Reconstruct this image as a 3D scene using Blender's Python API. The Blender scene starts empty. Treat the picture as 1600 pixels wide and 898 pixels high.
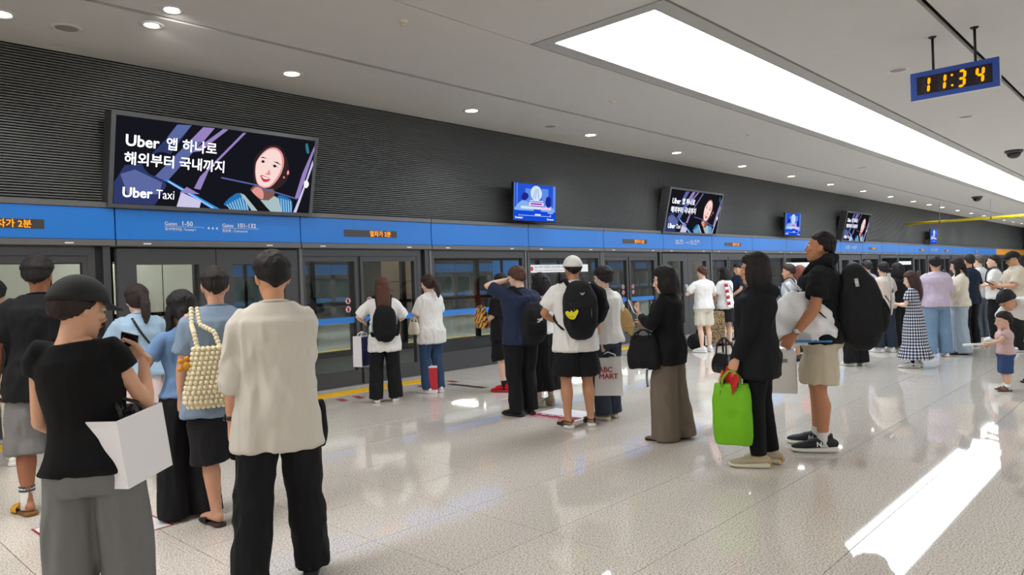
import bpy, math, random
import numpy as np
from mathutils import Vector, Matrix
random.seed(7)
SC = bpy.context.scene
COL = SC.collection
PI = math.pi

# ---------------------------------------------------------------- camera
CAM_H = 1.5
FOC = 1121.0                                   # focal length in pixels of the 1600 px wide frame
RCAM = np.array([[0.6853777, 0.03011508, -0.72756477],
                 [-0.72726345, -0.02201747, -0.68600518],
                 [-0.03667824, 0.99930391, 0.00681131]])
cd = bpy.data.cameras.new('camera'); cam = bpy.data.objects.new('camera', cd); COL.objects.link(cam)
cd.sensor_width = 36.0; cd.sensor_fit = 'HORIZONTAL'; cd.lens = FOC / 1600 * 36
cd.clip_start = 0.05; cd.clip_end = 300
m4 = Matrix([list(r) + [0] for r in RCAM] + [[0, 0, 0, 1]]); m4.translation = (0, 0, CAM_H)
cam.matrix_world = m4
SC.camera = cam
# ---------------------------------------------------------------- world, exposure
w = bpy.data.worlds.new('world'); SC.world = w; w.use_nodes = True
w.node_tree.nodes['Background'].inputs[0].default_value = (0.8, 0.9, 1, 1)
w.node_tree.nodes['Background'].inputs[1].default_value = 0.02
vs = SC.view_settings
vs.view_transform = 'Standard'; vs.look = 'None'; vs.gamma = 1.0; vs.use_curve_mapping = False
vs.exposure = 0.0
SC.cycles.use_denoising = True
SC.cycles.max_bounces = 8; SC.cycles.diffuse_bounces = 4; SC.cycles.glossy_bounces = 4
SC.cycles.transparent_max_bounces = 16
SC.cycles.sample_clamp_indirect = 6.0
# ---------------------------------------------------------------- strengths of the station lamps and the added fill light
LIGHTBOX = 10.2
LIGHTBOX_BACK = 9.0
DOWNLIGHT = 70.0
FARLIGHT = 170.0

# pixel helpers: world points on known planes of the station
def ray(px, py):
    return RCAM @ np.array([px - 800, -(py - 449), -FOC])
def floor_at(px, py, z=0.0):
    d = ray(px, py); t = (z - CAM_H) / d[2]
    return float(d[0] * t), float(d[1] * t)
def project(p):
    q = RCAM.T @ (np.array(p, float) - np.array([0, 0, CAM_H]))
    return 800 + q[0] / -q[2] * FOC, 449 - q[1] / -q[2] * FOC, -q[2]

# ---------------------------------------------------------------- materials
def srgb(c):
    c = [x / 255 for x in c]
    return tuple((x / 12.92 if x <= .04045 else ((x + .055) / 1.055) ** 2.4) for x in c) + (1,)
MATS = {}
def mat(name, rgb, rough=.6, metal=0, spec=.5, noise=None, bump=None, coat=0, sheen=0, sss=0):
    """rgb 0-255; noise=(scale, amount) varies the colour; bump=(scale, strength, distance)."""
    if name in MATS: return MATS[name]
    m = bpy.data.materials.new(name); m.use_nodes = True; nt = m.node_tree
    b = nt.nodes['Principled BSDF']
    b.inputs['Base Color'].default_value = srgb(rgb)
    b.inputs['Roughness'].default_value = rough; b.inputs['Metallic'].default_value = metal
    b.inputs['Specular IOR Level'].default_value = spec
    b.inputs['Coat Weight'].default_value = coat
    if sheen: b.inputs['Sheen Weight'].default_value = sheen
    tc = None
    if noise or bump:
        tc = nt.nodes.new('ShaderNodeTexCoord')
    if noise:
        n = nt.nodes.new('ShaderNodeTexNoise'); n.inputs['Scale'].default_value = noise[0]; n.inputs['Detail'].default_value = 4
        nt.links.new(tc.outputs['Object'], n.inputs['Vector'])
        mx = nt.nodes.new('ShaderNodeMix'); mx.data_type = 'RGBA'
        c = srgb(rgb)
        mx.inputs[6].default_value = tuple(x * (1 - noise[1]) for x in c[:3]) + (1,)
        mx.inputs[7].default_value = tuple(min(1, x * (1 + noise[1])) for x in c[:3]) + (1,)
        nt.links.new(n.outputs['Fac'], mx.inputs[0]); nt.links.new(mx.outputs[2], b.inputs['Base Color'])
    if bump:
        n2 = nt.nodes.new('ShaderNodeTexNoise'); n2.inputs['Scale'].default_value = bump[0]; n2.inputs['Detail'].default_value = 3
        nt.links.new(tc.outputs['Object'], n2.inputs['Vector'])
        bp = nt.nodes.new('ShaderNodeBump'); bp.inputs['Strength'].default_value = bump[1]; bp.inputs['Distance'].default_value = bump[2]
        nt.links.new(n2.outputs['Fac'], bp.inputs['Height']); nt.links.new(bp.outputs[0], b.inputs['Normal'])
    MATS[name] = m
    return m
def emat(name, rgb, strength=1.0, sample=True):
    if name in MATS: return MATS[name]
    m = bpy.data.materials.new(name); m.use_nodes = True; nt = m.node_tree
    for n in list(nt.nodes):
        if n.type == 'BSDF_PRINCIPLED': nt.nodes.remove(n)
    e = nt.nodes.new('ShaderNodeEmission'); e.inputs[0].default_value = srgb(rgb); e.inputs[1].default_value = strength
    nt.links.new(e.outputs[0], nt.nodes['Material Output'].inputs[0])
    if not sample: m.cycles.emission_sampling = 'NONE'
    MATS[name] = m
    return m
def cloth(name, rgb, rough=.9, weave=350, fold=None):
    return mat('fabric_' + name, rgb, rough, 0, .2, noise=(weave, .12), bump=(weave, .25, .002), sheen=.02)
def glass_mat(name, tint, gloss_rough=.02, ior=1.5):
    if name in MATS: return MATS[name]
    m = bpy.data.materials.new(name); m.use_nodes = True; nt = m.node_tree
    for n in list(nt.nodes):
        if n.type == 'BSDF_PRINCIPLED': nt.nodes.remove(n)
    t = nt.nodes.new('ShaderNodeBsdfTransparent'); t.inputs[0].default_value = tint
    g = nt.nodes.new('ShaderNodeBsdfGlossy'); g.inputs['Roughness'].default_value = gloss_rough
    lw = nt.nodes.new('ShaderNodeLayerWeight'); lw.inputs[0].default_value = .5
    pw = nt.nodes.new('ShaderNodeMath'); pw.operation = 'POWER'; pw.inputs[1].default_value = 4.0
    ma = nt.nodes.new('ShaderNodeMath'); ma.operation = 'MULTIPLY_ADD'; ma.inputs[1].default_value = .7; ma.inputs[2].default_value = .035
    nt.links.new(lw.outputs['Facing'], pw.inputs[0]); nt.links.new(pw.outputs[0], ma.inputs[0])
    mx = nt.nodes.new('ShaderNodeMixShader')
    nt.links.new(ma.outputs[0], mx.inputs[0]); nt.links.new(t.outputs[0], mx.inputs[1]); nt.links.new(g.outputs[0], mx.inputs[2])
    nt.links.new(mx.outputs[0], nt.nodes['Material Output'].inputs[0])
    MATS[name] = m
    return m

# ---------------------------------------------------------------- mesh building
def nrm(v):
    v = np.asarray(v, float); n = np.linalg.norm(v)
    return v / n if n > 1e-9 else v
class MB:
    """collects boxes, tubes, plates and balls and links them as ONE mesh object"""
    def __init__(s): s.v = []; s.f = []; s.mi = []
    def add(s, vs, fs, mi=0):
        o = len(s.v); s.v += [tuple(map(float, p)) for p in vs]
        s.f += [tuple(i + o for i in f) for f in fs]; s.mi += [mi] * len(fs); return s
    def box(s, x0, x1, y0, y1, z0, z1, mi=0, c=0.0):
        if c <= 0:
            vs = [(x0, y0, z0), (x1, y0, z0), (x1, y1, z0), (x0, y1, z0), (x0, y0, z1), (x1, y0, z1), (x1, y1, z1), (x0, y1, z1)]
            fs = [(3, 2, 1, 0), (4, 5, 6, 7), (0, 1, 5, 4), (1, 2, 6, 5), (2, 3, 7, 6), (3, 0, 4, 7)]
            return s.add(vs, fs, mi)
        vs = []; idx = {}
        for ix, x in ((0, x0), (1, x1)):
            for iy, y in ((0, y0), (1, y1)):
                for iz, z in ((0, z0), (1, z1)):
                    sx, sy, sz = (c if ix == 0 else -c), (c if iy == 0 else -c), (c if iz == 0 else -c)
                    for k, p in enumerate(((x, y + sy, z + sz), (x + sx, y, z + sz), (x + sx, y + sy, z))):
                        idx[(ix, iy, iz, k)] = len(vs); vs.append(p)
        fs = []
        for i in (0, 1):
            q = [(i, 0, 0, 0), (i, 1, 0, 0), (i, 1, 1, 0), (i, 0, 1, 0)]; fs.append([idx[a] for a in (q if i else q[::-1])])
            q = [(0, i, 0, 1), (1, i, 0, 1), (1, i, 1, 1), (0, i, 1, 1)]; fs.append([idx[a] for a in (q[::-1] if i else q)])
            q = [(0, 0, i, 2), (1, 0, i, 2), (1, 1, i, 2), (0, 1, i, 2)]; fs.append([idx[a] for a in (q if i else q[::-1])])
        for a in (0, 1):
            for b in (0, 1):
                fl = a != b
                q = [(a, b, 0, 0), (a, b, 0, 1), (a, b, 1, 1), (a, b, 1, 0)]; fs.append([idx[t] for t in (q if fl else q[::-1])])
                q = [(a, 0, b, 0), (a, 0, b, 2), (a, 1, b, 2), (a, 1, b, 0)]; fs.append([idx[t] for t in (q[::-1] if fl else q)])
                q = [(0, a, b, 1), (0, a, b, 2), (1, a, b, 2), (1, a, b, 1)]; fs.append([idx[t] for t in (q if fl else q[::-1])])
        for a in (0, 1):
            for b in (0, 1):
                for e in (0, 1):
                    q = [idx[(a, b, e, k)] for k in range(3)]
                    fs.append(q if (a + b + e) % 2 else q[::-1])
        return s.add(vs, fs, mi)
    def rings(s, rings, mi=0, cap=True):
        """rings: list of (n,3) arrays with equal n"""
        n = len(rings[0]); o = len(s.v); vs = [p for r in rings for p in r]; fs = []
        for i in range(len(rings) - 1):
            for k in range(n):
                k2 = (k + 1) % n
                fs.append((i * n + k, i * n + k2, (i + 1) * n + k2, (i + 1) * n + k))
        if cap:
            fs.append(tuple(range(n - 1, -1, -1))); L = (len(rings) - 1) * n; fs.append(tuple(L + k for k in range(n)))
        return s.add(vs, fs, mi)
    def tube(s, pts, rad, xref=(1, 0, 0), seg=14, mi=0, exp=2.0, tans=None, dome=False, close=False):
        pts = [np.asarray(p, float) for p in pts]
        rad = [(r, r) if np.isscalar(r) else tuple(r) for r in rad]
        n = len(pts); T = []
        for i in range(n):
            if tans is not None: T.append(nrm(tans[i])); continue
            if close: T.append(nrm(pts[(i + 1) % n] - pts[i - 1])); continue
            a = pts[max(i - 1, 0)]; b = pts[min(i + 1, n - 1)]; T.append(nrm(b - a))
        if dome:
            r0 = rad[0]; r1 = rad[-1]; A = []; B = []
            for k, t in ((2, 0.30), (1, .75)):
                pass
            d0 = min(r0); d1 = min(r1)
            A = [(pts[0] - T[0] * d0 * .9, (r0[0] * .35, r0[1] * .35), T[0]), (pts[0] - T[0] * d0 * .55, (r0[0] * .78, r0[1] * .78), T[0])]
            B = [(pts[-1] + T[-1] * d1 * .55, (r1[0] * .78, r1[1] * .78), T[-1]), (pts[-1] + T[-1] * d1 * .9, (r1[0] * .35, r1[1] * .35), T[-1])]
            pts = [a[0] for a in A] + pts + [b[0] for b in B]; rad = [a[1] for a in A] + rad + [b[1] for b in B]; T = [a[2] for a in A] + T + [b[2] for b in B]
        X = np.asarray(xref, float); R = []
        th = np.linspace(0, 2 * PI, seg, endpoint=False); ct, st = np.cos(th), np.sin(th)
        if exp != 2.0:
            ct = np.sign(ct) * np.abs(ct) ** (2 / exp); st = np.sign(st) * np.abs(st) ** (2 / exp)
        for p, r, t in zip(pts, rad, T):
            x = X - t * (X @ t)
            if np.linalg.norm(x) < 1e-3: x = np.array([0, 1., 0]) - t * t[1]
            x = nrm(x); y = np.cross(t, x); X = x if tans is None else X
            R.append(p + np.outer(ct, x) * r[0] + np.outer(st, y) * r[1])
        if close: R.append(R[0]); return s.rings(R, mi, cap=False)
        return s.rings(R, mi)
    def poly(s, pts, mi=0):
        return s.add(pts, [tuple(range(len(pts)))], mi)
    def plate(s, pts2, to3, h, mi=0):
        """an outline (u, v) with thickness h; to3(u, v, w) gives the point"""
        n = len(pts2); a = [to3(u, v, 0) for u, v in pts2]; b = [to3(u, v, h) for u, v in pts2]
        fs = [tuple(range(n - 1, -1, -1)), tuple(range(n, 2 * n))] + [(i, (i + 1) % n, n + (i + 1) % n, n + i) for i in range(n)]
        return s.add(a + b, fs, mi)
    def ball(s, c, r, seg=12, nr=8, mi=0):
        r = (r, r, r) if np.isscalar(r) else r; R = []
        for i in range(1, nr):
            a = -PI / 2 + PI * i / nr
            th = np.linspace(0, 2 * PI, seg, endpoint=False)
            R.append(np.stack([c[0] + r[0] * np.cos(a) * np.cos(th), c[1] + r[1] * np.cos(a) * np.sin(th), np.full(seg, c[2] + r[2] * math.sin(a))], 1))
        o = len(s.v); s.rings(R, mi, cap=False); e = len(s.v)
        s.v += [(c[0], c[1], c[2] - r[2]), (c[0], c[1], c[2] + r[2])]
        L = e - seg
        for k in range(seg):
            s.f.append((e, o + (k + 1) % seg, o + k)); s.f.append((e + 1, L + k, L + (k + 1) % seg)); s.mi += [mi, mi]
        return s
    def disc(s, c, r, n=24, axis=2, mi=0, h=0.0):
        th = np.linspace(0, 2 * PI, n, endpoint=False); P = []
        for t in th:
            u, v = r * math.cos(t), r * math.sin(t)
            P.append({2: (u, v, 0), 1: (u, 0, v), 0: (0, u, v)}[axis])
        P = [tuple(np.add(p, c)) for p in P]
        if axis == 1: P = P[::-1]
        if h:
            d = {2: (0, 0, h), 1: (0, h, 0), 0: (h, 0, 0)}[axis]
            return s.rings([np.array(P), np.array(P) + np.array(d)], mi)
        return s.poly(P, mi)
    def mesh(s, name, mats=(), smooth=False):
        me = bpy.data.meshes.new(name); me.from_pydata(s.v, [], s.f)
        for m in (mats if isinstance(mats, (list, tuple)) else [mats]): me.materials.append(m)
        if any(s.mi): me.polygons.foreach_set('material_index', s.mi)
        if smooth: me.polygons.foreach_set('use_smooth', [True] * len(s.f))
        me.update(); return me
    def build(s, name, mats=(), parent=None, smooth=False, loc=None, rot=None):
        o = bpy.data.objects.new(name, s.mesh(name, mats, smooth)); COL.objects.link(o)
        if parent is not None: o.parent = parent
        if loc is not None: o.location = loc
        if rot is not None: o.rotation_euler = rot
        return o
def tag(o, label=None, cat=None, group=None, kind=None):
    if label: o['label'] = label
    if cat: o['category'] = cat
    if group: o['group'] = group
    if kind: o['kind'] = kind
    return o
def thing(name, label, cat, loc=(0, 0, 0), rotz=0, group=None, kind=None):
    o = bpy.data.objects.new(name, None); COL.objects.link(o); o.empty_display_size = .1
    o.location = loc; o.rotation_euler = (0, 0, rotz)
    return tag(o, label, cat, group, kind)
def inst(name, me, parent=None, loc=(0, 0, 0), rot=(0, 0, 0), scale=(1, 1, 1), mats=None):
    o = bpy.data.objects.new(name, me); COL.objects.link(o); o.parent = parent
    o.location = loc; o.rotation_euler = rot; o.scale = scale
    if mats:
        for i, m in enumerate(mats):
            o.material_slots[i].link = 'OBJECT'; o.material_slots[i].material = m
    return o
TEXTS = []
def text(name, s, m, parent, loc, size, rot=(PI / 2, 0, 0), align='LEFT', ext=.0008, bold=0.0, width=1.0):
    c = bpy.data.curves.new(name, 'FONT'); c.body = s; c.size = size; c.align_x = align; c.align_y = 'BOTTOM_BASELINE'
    c.extrude = ext; c.resolution_u = 3
    c.materials.append(m)
    o = bpy.data.objects.new(name, c); COL.objects.link(o); o.parent = parent; o.location = loc; o.rotation_euler = rot
    o.scale = (width, 1, 1); o['bold'] = bold * .85
    TEXTS.append(o); return o
# ================================================================ THE STATION
D = 9.45          # plane of the platform screen doors
CEIL = 4.37
X0, X1 = -16.0, 69.0
YB = -9.0
GREY = mat('dark_grey_metal', (70, 70, 72), .45, .3)
GREY2 = mat('mid_grey_metal', (104, 103, 103), .45, .3)
BLACKM = mat('black_metal', (28, 28, 30), .5, .2)
BLUE = mat('blue_enamel', (26, 118, 208), .4)
ORANGE = mat('orange_enamel', (224, 150, 40), .4)
STRIPE = mat('blue_stripe_film', (40, 120, 205), .5)
WHITE = mat('white_paint', (235, 235, 235), .5)
PSDGLASS = glass_mat('screen_door_glass', (.88, .90, .90, 1), .01, 1.5)
DARKFILM = mat('smoked_lower_glass', (34, 40, 42), .08, 0, .6)
LED = emat('amber_led', (255, 150, 30), 1.6, False)
LEDW = emat('white_led', (245, 248, 255), 1.35, False)

# ---- granite of the floor tiles
gm = bpy.data.materials.new('polished_granite'); gm.use_nodes = True; nt = gm.node_tree; pb = nt.nodes['Principled BSDF']
tc = nt.nodes.new('ShaderNodeTexCoord'); geo = nt.nodes.new('ShaderNodeNewGeometry')
n1 = nt.nodes.new('ShaderNodeTexNoise'); n1.inputs['Scale'].default_value = 92; n1.inputs['Detail'].default_value = 4; n1.inputs['Roughness'].default_value = .75
nt.links.new(geo.outputs['Position'], n1.inputs['Vector'])
cr = nt.nodes.new('ShaderNodeValToRGB'); cr.color_ramp.elements[0].position = .38; cr.color_ramp.elements[1].position = .62
cr.color_ramp.elements[0].color = srgb((138, 130, 122)); cr.color_ramp.elements[1].color = srgb((238, 230, 218))
e = cr.color_ramp.elements.new(.5); e.color = srgb((216, 207, 196))
nt.links.new(n1.outputs['Fac'], cr.inputs[0])
n2 = nt.nodes.new('ShaderNodeTexNoise'); n2.inputs['Scale'].default_value = 1.3
nt.links.new(geo.outputs['Position'], n2.inputs['Vector'])
mx = nt.nodes.new('ShaderNodeMix'); mx.data_type = 'RGBA'; mx.blend_type = 'MULTIPLY'; mx.inputs[0].default_value = .06
oi = nt.nodes.new('ShaderNodeObjectInfo')
nt.links.new(cr.outputs[0], mx.inputs[6]); nt.links.new(n2.outputs['Fac'], mx.inputs[7]); nt.links.new(mx.outputs[2], pb.inputs['Base Color'])
pb.inputs['Roughness'].default_value = .035; pb.inputs['Specular IOR Level'].default_value = .5
GRANITE = gm
GROUT = mat('tile_joint', (58, 53, 48), .8)

T = .733
fl = MB().box(X0, X1, YB, 9.9, -.3, -.003).build('floor', GROUT)
tag(fl, 'polished speckled granite platform floor', 'floor', kind='structure')
tm = MB().box(-T / 2 + .002, T / 2 - .002, -T / 2 + .002, T / 2 - .002, -.004, 0, c=.0008).mesh('tile', GRANITE)
cells = []
for i in range(-24, 94):
    for j in range(-13, 14):
        cx, cy = 3.22 + T * i + T / 2, -.115 + T * j + T / 2
        if cx + T / 2 > X1 or cx - T / 2 < X0 or cy > 9.3: continue
        u, v, d = project((cx, cy, 0))
        vis = d > .3 and -150 < u < 1750 and v < 1000
        cells.append((not vis, -(1 / max(d, .1)) if vis else cx * cx + cy * cy, cx, cy))
cells.sort()
for c in cells[:299]: inst('tile', tm, fl, (c[2], c[3], 0))
rest = MB()
for c in cells[299:]:
    rest.box(c[2] - T / 2 + .0015, c[2] + T / 2 - .0015, c[3] - T / 2 + .0015, c[3] + T / 2 - .0015, -.004, 0)
tag(rest.build('tile_field', GRANITE, fl), kind='stuff')
# strip of floor stone under the doors
edge = MB()
for k in range(-5, 48): edge.box(3.22 + 1.466 * k + .0015, 3.22 + 1.466 * (k + 1) - .0015, 9.417, 9.9, -.004, 0)
tag(edge.build('edge_stone', GRANITE, fl), kind='stuff')

# ---- yellow tactile strips and other floor marks
YEL = mat('yellow_tactile_plastic', (240, 190, 20), .55)
def tactile(x0, x1, label):
    t = thing('tactile_strip', label, 'tactile strip', (x0, 8.86, 0))
    b = MB().box(0, x1 - x0, -.16, .16, 0, .004).build('base_plate', YEL, t)
    r = MB()
    n = int((x1 - x0) / .05)
    for i in range(n): r.box(.01 + i * .05, .04 + i * .05, -.15, .15, .004, .008)
    tag(r.build('ridge', YEL, t), kind='stuff')
tactile(-.6, 2.35, 'yellow tactile strip cut by the frame edge beside the grey shorts')
tactile(4.4, 7.3, 'yellow ridged tactile strip under the black backpack woman by the doors')
tactile(11.4, 14.4, 'yellow tactile strip behind the woman in the black cardigan')
tactile(17.5, 20.2, 'yellow tactile strip behind the man in navy with clasped hands')
REDF = mat('red_floor_film', (150, 38, 52), .35)
for k, x in enumerate((5.35, 5.62, 6.75, 7.35)):
    pts = [(0, 0), (.10, 0), (.16, .26), (.06, .26)]
    o = MB().plate(pts, lambda u, v, w_: (u, v, w_), .0015).build('floor_dash', REDF, None, loc=(x, 8.22, .0005))
    tag(o, ['dark red floor dash, farther from the drain of the two beside the trouser hem',
            'dark red floor dash touching the black trousers of the backpack woman',
            'dark red floor dash between the backpack woman and the woman in jeans',
            'dark red floor dash next to the white paper bag on the floor'][k], 'floor mark')
DRAIN = mat('dark_slot_steel', (72, 70, 68), .4, .6)
for (x, y0, y1, lab) in ((7.16, 7.4, 8.16, 'dark slot cover in the floor before the red sneakers'), (11.66, 7.44, 8.18, 'dark slot cover in the floor behind the black cardigan woman')):
    o = MB(); o.box(0, .1, 0, y1 - y0, 0, .003); o.box(.045, .055, .02, y1 - y0 - .02, .003, .0045, mi=1)
    tag(o.build('slot_cover', [DRAIN, BLACKM], None, loc=(x, y0, .0005)), lab, 'slot cover')
# queue sticker with its maroon panel
def queue_sticker(x, y, rot, label):
    t = thing('queue_sticker', label, 'floor sticker', (x, y, .0008), rot)
    MB().box(-.31, .31, -.36, .36, 0, .001).build('red_border', REDF, t)
    MB().box(-.295, .295, -.345, .345, .001, .0016).build('white_sheet', mat('white_floor_film', (232, 230, 232), .3), t)
    MB().box(-.27, -.05, -.30, .30, .0016, .0022).build('maroon_panel', REDF, t)
    text('lettering', '탑승대기', WHITE, t, (-.12, .26, .0024), .125, (0, 0, -PI / 2), ext=.0002)
    text('lettering', 'Waiting Line', WHITE, t, (-.24, .26, .0024), .07, (0, 0, -PI / 2), ext=.0002)
queue_sticker(6.2, 5.12, .03, 'white queue sticker with maroon panel between black shoes and sandals')
queue_sticker(1.53, 5.2, .03, 'white floor sticker with red border partly under the grey sweatpants')

# ---- ceiling
cm = mat('ceiling_panel_paint', (196, 194, 190), .75, 0, .3, noise=(3, .04), bump=(60, .15, .004))
ce = MB().box(X0, X1, YB, D + .4, CEIL + .10, CEIL + .3).build('ceiling', mat('ceiling_void', (8, 8, 8), .9))
tag(ce, 'grey panelled station ceiling', 'ceiling', kind='structure')
xs = [X0, -8.5, 36.8, X1]
rows = [(7.685, D + .02), (5.735, 7.615), (2.06, 3.86), (-3.86, 1.99), (-9.0, -5.735)]
for (y0, y1) in rows:
    for a, b in zip(xs[:-1], xs[1:]):
        g = .006
        MB().box(a + g, b - g, y0 + .003, y1 - .003, CEIL, CEIL + .06).build('ceiling_panel', cm, ce)
for (y0, y1) in ((3.866, 5.73), (-5.73, -3.866)):
    MB().box(3.4, 6.55, y0 + .003, y1 - .003, CEIL, CEIL + .06).build('ceiling_panel', cm, ce)
# ---- the long light box
fm = mat('light_frame_paint', (168, 166, 162), .6)
lm = emat('backlit_diffuser', (238, 247, 255), LIGHTBOX)
def lightbox(yc, label, xa=6.55, L=X1 - 6.6, cuts=((.19, 15.13), (15.16, 30.23), (30.26, 45.33), (45.36, X1 - 6.7)), lm=None):
    lm = lm or emat('backlit_diffuser', (238, 247, 255), LIGHTBOX)
    t = thing('light_box', label, 'ceiling light', (xa, yc, CEIL))
    w0, w1 = .92, .70
    f = MB()
    f.box(0, L, w1, w0, -.004, .05); f.box(0, L, -w0, -w1, -.004, .05); f.box(0, .19, -w1, w1, -.004, .05)
    f.box(0, L, w0 - .012, w0, -.012, -.004); f.box(0, L, -w0, -w0 + .012, -.012, -.004); f.box(0, .012, -w0, w0, -.012, -.004)
    f.build('frame', fm, t)
    for a, b in cuts:
        MB().box(a, b, -w1 + .002, w1 - .002, .012, .045).build('diffuser', lm, t)
    MB().box(.1, L, -w1, w1, .055, .09).build('housing', GREY, t)
lightbox(4.80, 'long white backlit ceiling light panel running down the platform')
lightbox(-4.80, 'long white fill light added unseen over the other half of the platform')  # unseen box, added as fill by mirroring the one in view
for yc, lab in ((4.80, 'white ceiling light panel over the head of the queue, outside the frame'), (-4.80, 'white ceiling light panel behind the camera')):
    lightbox(yc, lab, X0 + .05, 19.3, ((.19, 9.5), (9.53, 19.1)), emat('backlit_diffuser_dim', (252, 251, 250), LIGHTBOX_BACK))
# ---- downlights
dm = emat('downlight_lens', (255, 252, 245), 14, False)
ring = mat('downlight_rim', (205, 203, 198), .4)
def downlight(x, y, label, r=.098, power=DOWNLIGHT, aim=None, group=None):
    t = thing('downlight', label, 'ceiling lamp', (x, y, CEIL), 0, group)
    a = MB(); th = np.linspace(0, 2 * PI, 28, endpoint=False)
    prof = [(r + .055, 0), (r + .05, -.008), (r + .012, -.008), (r, .004), (r, .02)]
    a.rings([np.stack([np.cos(th) * q[0], np.sin(th) * q[0], np.full(28, q[1])], 1) for q in prof], cap=False)
    a.build('trim_ring', ring, t, True)
    MB().disc((0, 0, -.002), r, 24).build('lens', dm, t)
    l = bpy.data.lights.new('downlight_lamp', 'SPOT'); l.energy = power; l.spot_size = 2.0; l.spot_blend = .7; l.shadow_soft_size = .08; l.color = (1, .97, .92)
    lo = bpy.data.objects.new('downlight_lamp', l); COL.objects.link(lo); lo.parent = t; lo.location = (0, 0, -.03)
    if aim is not None:
        dv = Vector(aim) - Vector((x, y, CEIL)); lo.rotation_euler = dv.to_track_quat('-Z', 'Y').to_euler()
ORD = 'first second third fourth fifth sixth seventh eighth ninth tenth eleventh twelfth thirteenth fourteenth fifteenth sixteenth seventeenth eighteenth nineteenth twentieth'.split()
xr = [1.79, 5.0, 8.28, 11.53, 14.83, 18.2, 21.46, 24.7, 28.0, 31.3, 34.6, 37.2, 39.6, 42.8, 46, 49.3, 52.5, 55.7, 59, 62.3]
for i, x in enumerate(xr):
    lab = ['round downlight cut by the frame edge above the louvred wall', 'bright round downlight above the end of the big taxi screen',
           'round downlight between the big screen and the blue monitor', 'round downlight above the first blue monitor',
           'round downlight above the taxi screen beside the blue monitor', 'round downlight just past the second taxi screen'][i] if i < 6 else None
    g = None
    if lab is None: lab = 'small round downlight, %s from the frame edge in the row along the louvred wall' % ORD[i]
    downlight(x, 8.58, lab, group=g)
downlight(3.0, 7.94, 'adjustable downlight, nearer the wall of the two by the ceiling groove', .07, 30, (4.2, 9.3, 3))
downlight(2.99, 7.38, 'adjustable downlight across the ceiling groove from its twin', .07, 30, (4.2, 9.3, 3))
for i, (x, y) in enumerate(((2.38, 8.59), (10.25, 8.54), (11.47, 2.99), (16.13, 3.04), (21.5, 6.6))):
    a = MB(); th = np.linspace(0, 2 * PI, 24, endpoint=False)
    a.rings([np.stack([np.cos(th) * q[0], np.sin(th) * q[0], np.full(24, q[1])], 1) for q in ((.15, 0), (.145, -.012), (.115, -.012), (.11, -.004), (.001, -.004))], mi=0, cap=False)
    a.disc((0, 0, -.0055), .11, 24, mi=1)
    tag(a.build('ceiling_speaker', [ring, mat('speaker_mesh', (140, 137, 132), .8, bump=(300, .6, .003))], None, True, loc=(x, y, CEIL)),
        ['round ceiling speaker with a pale rim above the dark wall', 'faint round ceiling speaker beside the downlights', 'round ceiling speaker in front of the clock',
         'round ceiling speaker beyond the clock', 'small round speaker between groove and light box'][i], 'speaker')
for i, (x, y) in enumerate(((9.64, 6.71), (4.92, 6.12), (14.1, 6.5))):
    a = MB(); th = np.linspace(0, 2 * PI, 18, endpoint=False)
    a.rings([np.stack([np.cos(th) * q[0], np.sin(th) * q[0], np.full(18, q[1])], 1) for q in ((.06, 0), (.055, -.01), (.03, -.014), (.02, -.03), (.03, -.04), (.001, -.04))], cap=False)
    tag(a.build('smoke_detector', mat('cream_plastic', (222, 212, 190), .5), None, True, loc=(x, y, CEIL)),
        ['cream smoke detector near the corner of the light box', 'tiny cream detector above the big taxi screen', 'tiny detector beyond the cream smoke detector'][i], 'detector')
for i, (x, y) in enumerate(((35.16, 6.33), (21.98, 3.14))):
    t = thing('dome_camera', ['black dome camera before the hanging yellow pipe', 'black dome camera under the ceiling behind the clock'][i], 'camera', (x, y, CEIL))
    a = MB(); th = np.linspace(0, 2 * PI, 20, endpoint=False)
    a.rings([np.stack([np.cos(th) * q[0], np.sin(th) * q[0], np.full(20, q[1])], 1) for q in ((.2, 0), (.2, -.05), (.17, -.07))])
    a.build('mount', GREY, t, True)
    b = MB()
    b.rings([np.stack([np.cos(th) * .16 * math.cos(k), np.sin(th) * .16 * math.cos(k), np.full(20, -.07 - .14 * math.sin(k))], 1) for k in np.linspace(0, 1.5, 6)])
    b.build('dome', mat('black_dome', (12, 12, 14), .1), t, True)

# ---- louvred wall above the doors
wl = MB().box(X0, X1, D + .05, D + .25, 2.56, CEIL + .08).build('wall_track_side', mat('louvre_backing', (22, 23, 23), .8))
tag(wl, 'dark wall of horizontal louvres above the platform screen doors', 'wall', kind='structure')
sl = MB(); z = 2.635
while z < CEIL - .01:
    sl.add([(X0, D + .05, z), (X1, D + .05, z), (X1, D + .012, z + .002), (X0, D + .012, z + .002), (X0, D + .012, z + .016), (X1, D + .012, z + .016), (X1, D + .05, z + .024), (X0, D + .05, z + .024)],
           [(0, 3, 2, 1), (3, 4, 5, 2), (4, 7, 6, 5)])
    z += .0315
tag(sl.build('louvre_slat', mat('louvre_metal', (104, 106, 106), .55, .2), wl), kind='stuff')
for nm, b in (('wall_back', (X0 - .2, X0, YB, D + .4, -.3, CEIL + .3)), ('wall_far_end', (X1, X1 + .2, YB, 40, -.3, CEIL + .3)), ('wall_opposite', (X0, X1, YB - .2, YB, -.3, CEIL + .3))):
    tag(MB().box(*b).build(nm, mat('pale_stone_wall', (168, 164, 158), .5, noise=(2, .05)) if nm != 'wall_far_end' else mat('dark_end_wall', (40, 40, 44), .7)),
        {'wall_back': 'stone wall behind the camera', 'wall_far_end': 'dark end wall of the platform', 'wall_opposite': 'stone wall across the platform'}[nm], 'wall', kind='structure')

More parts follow.
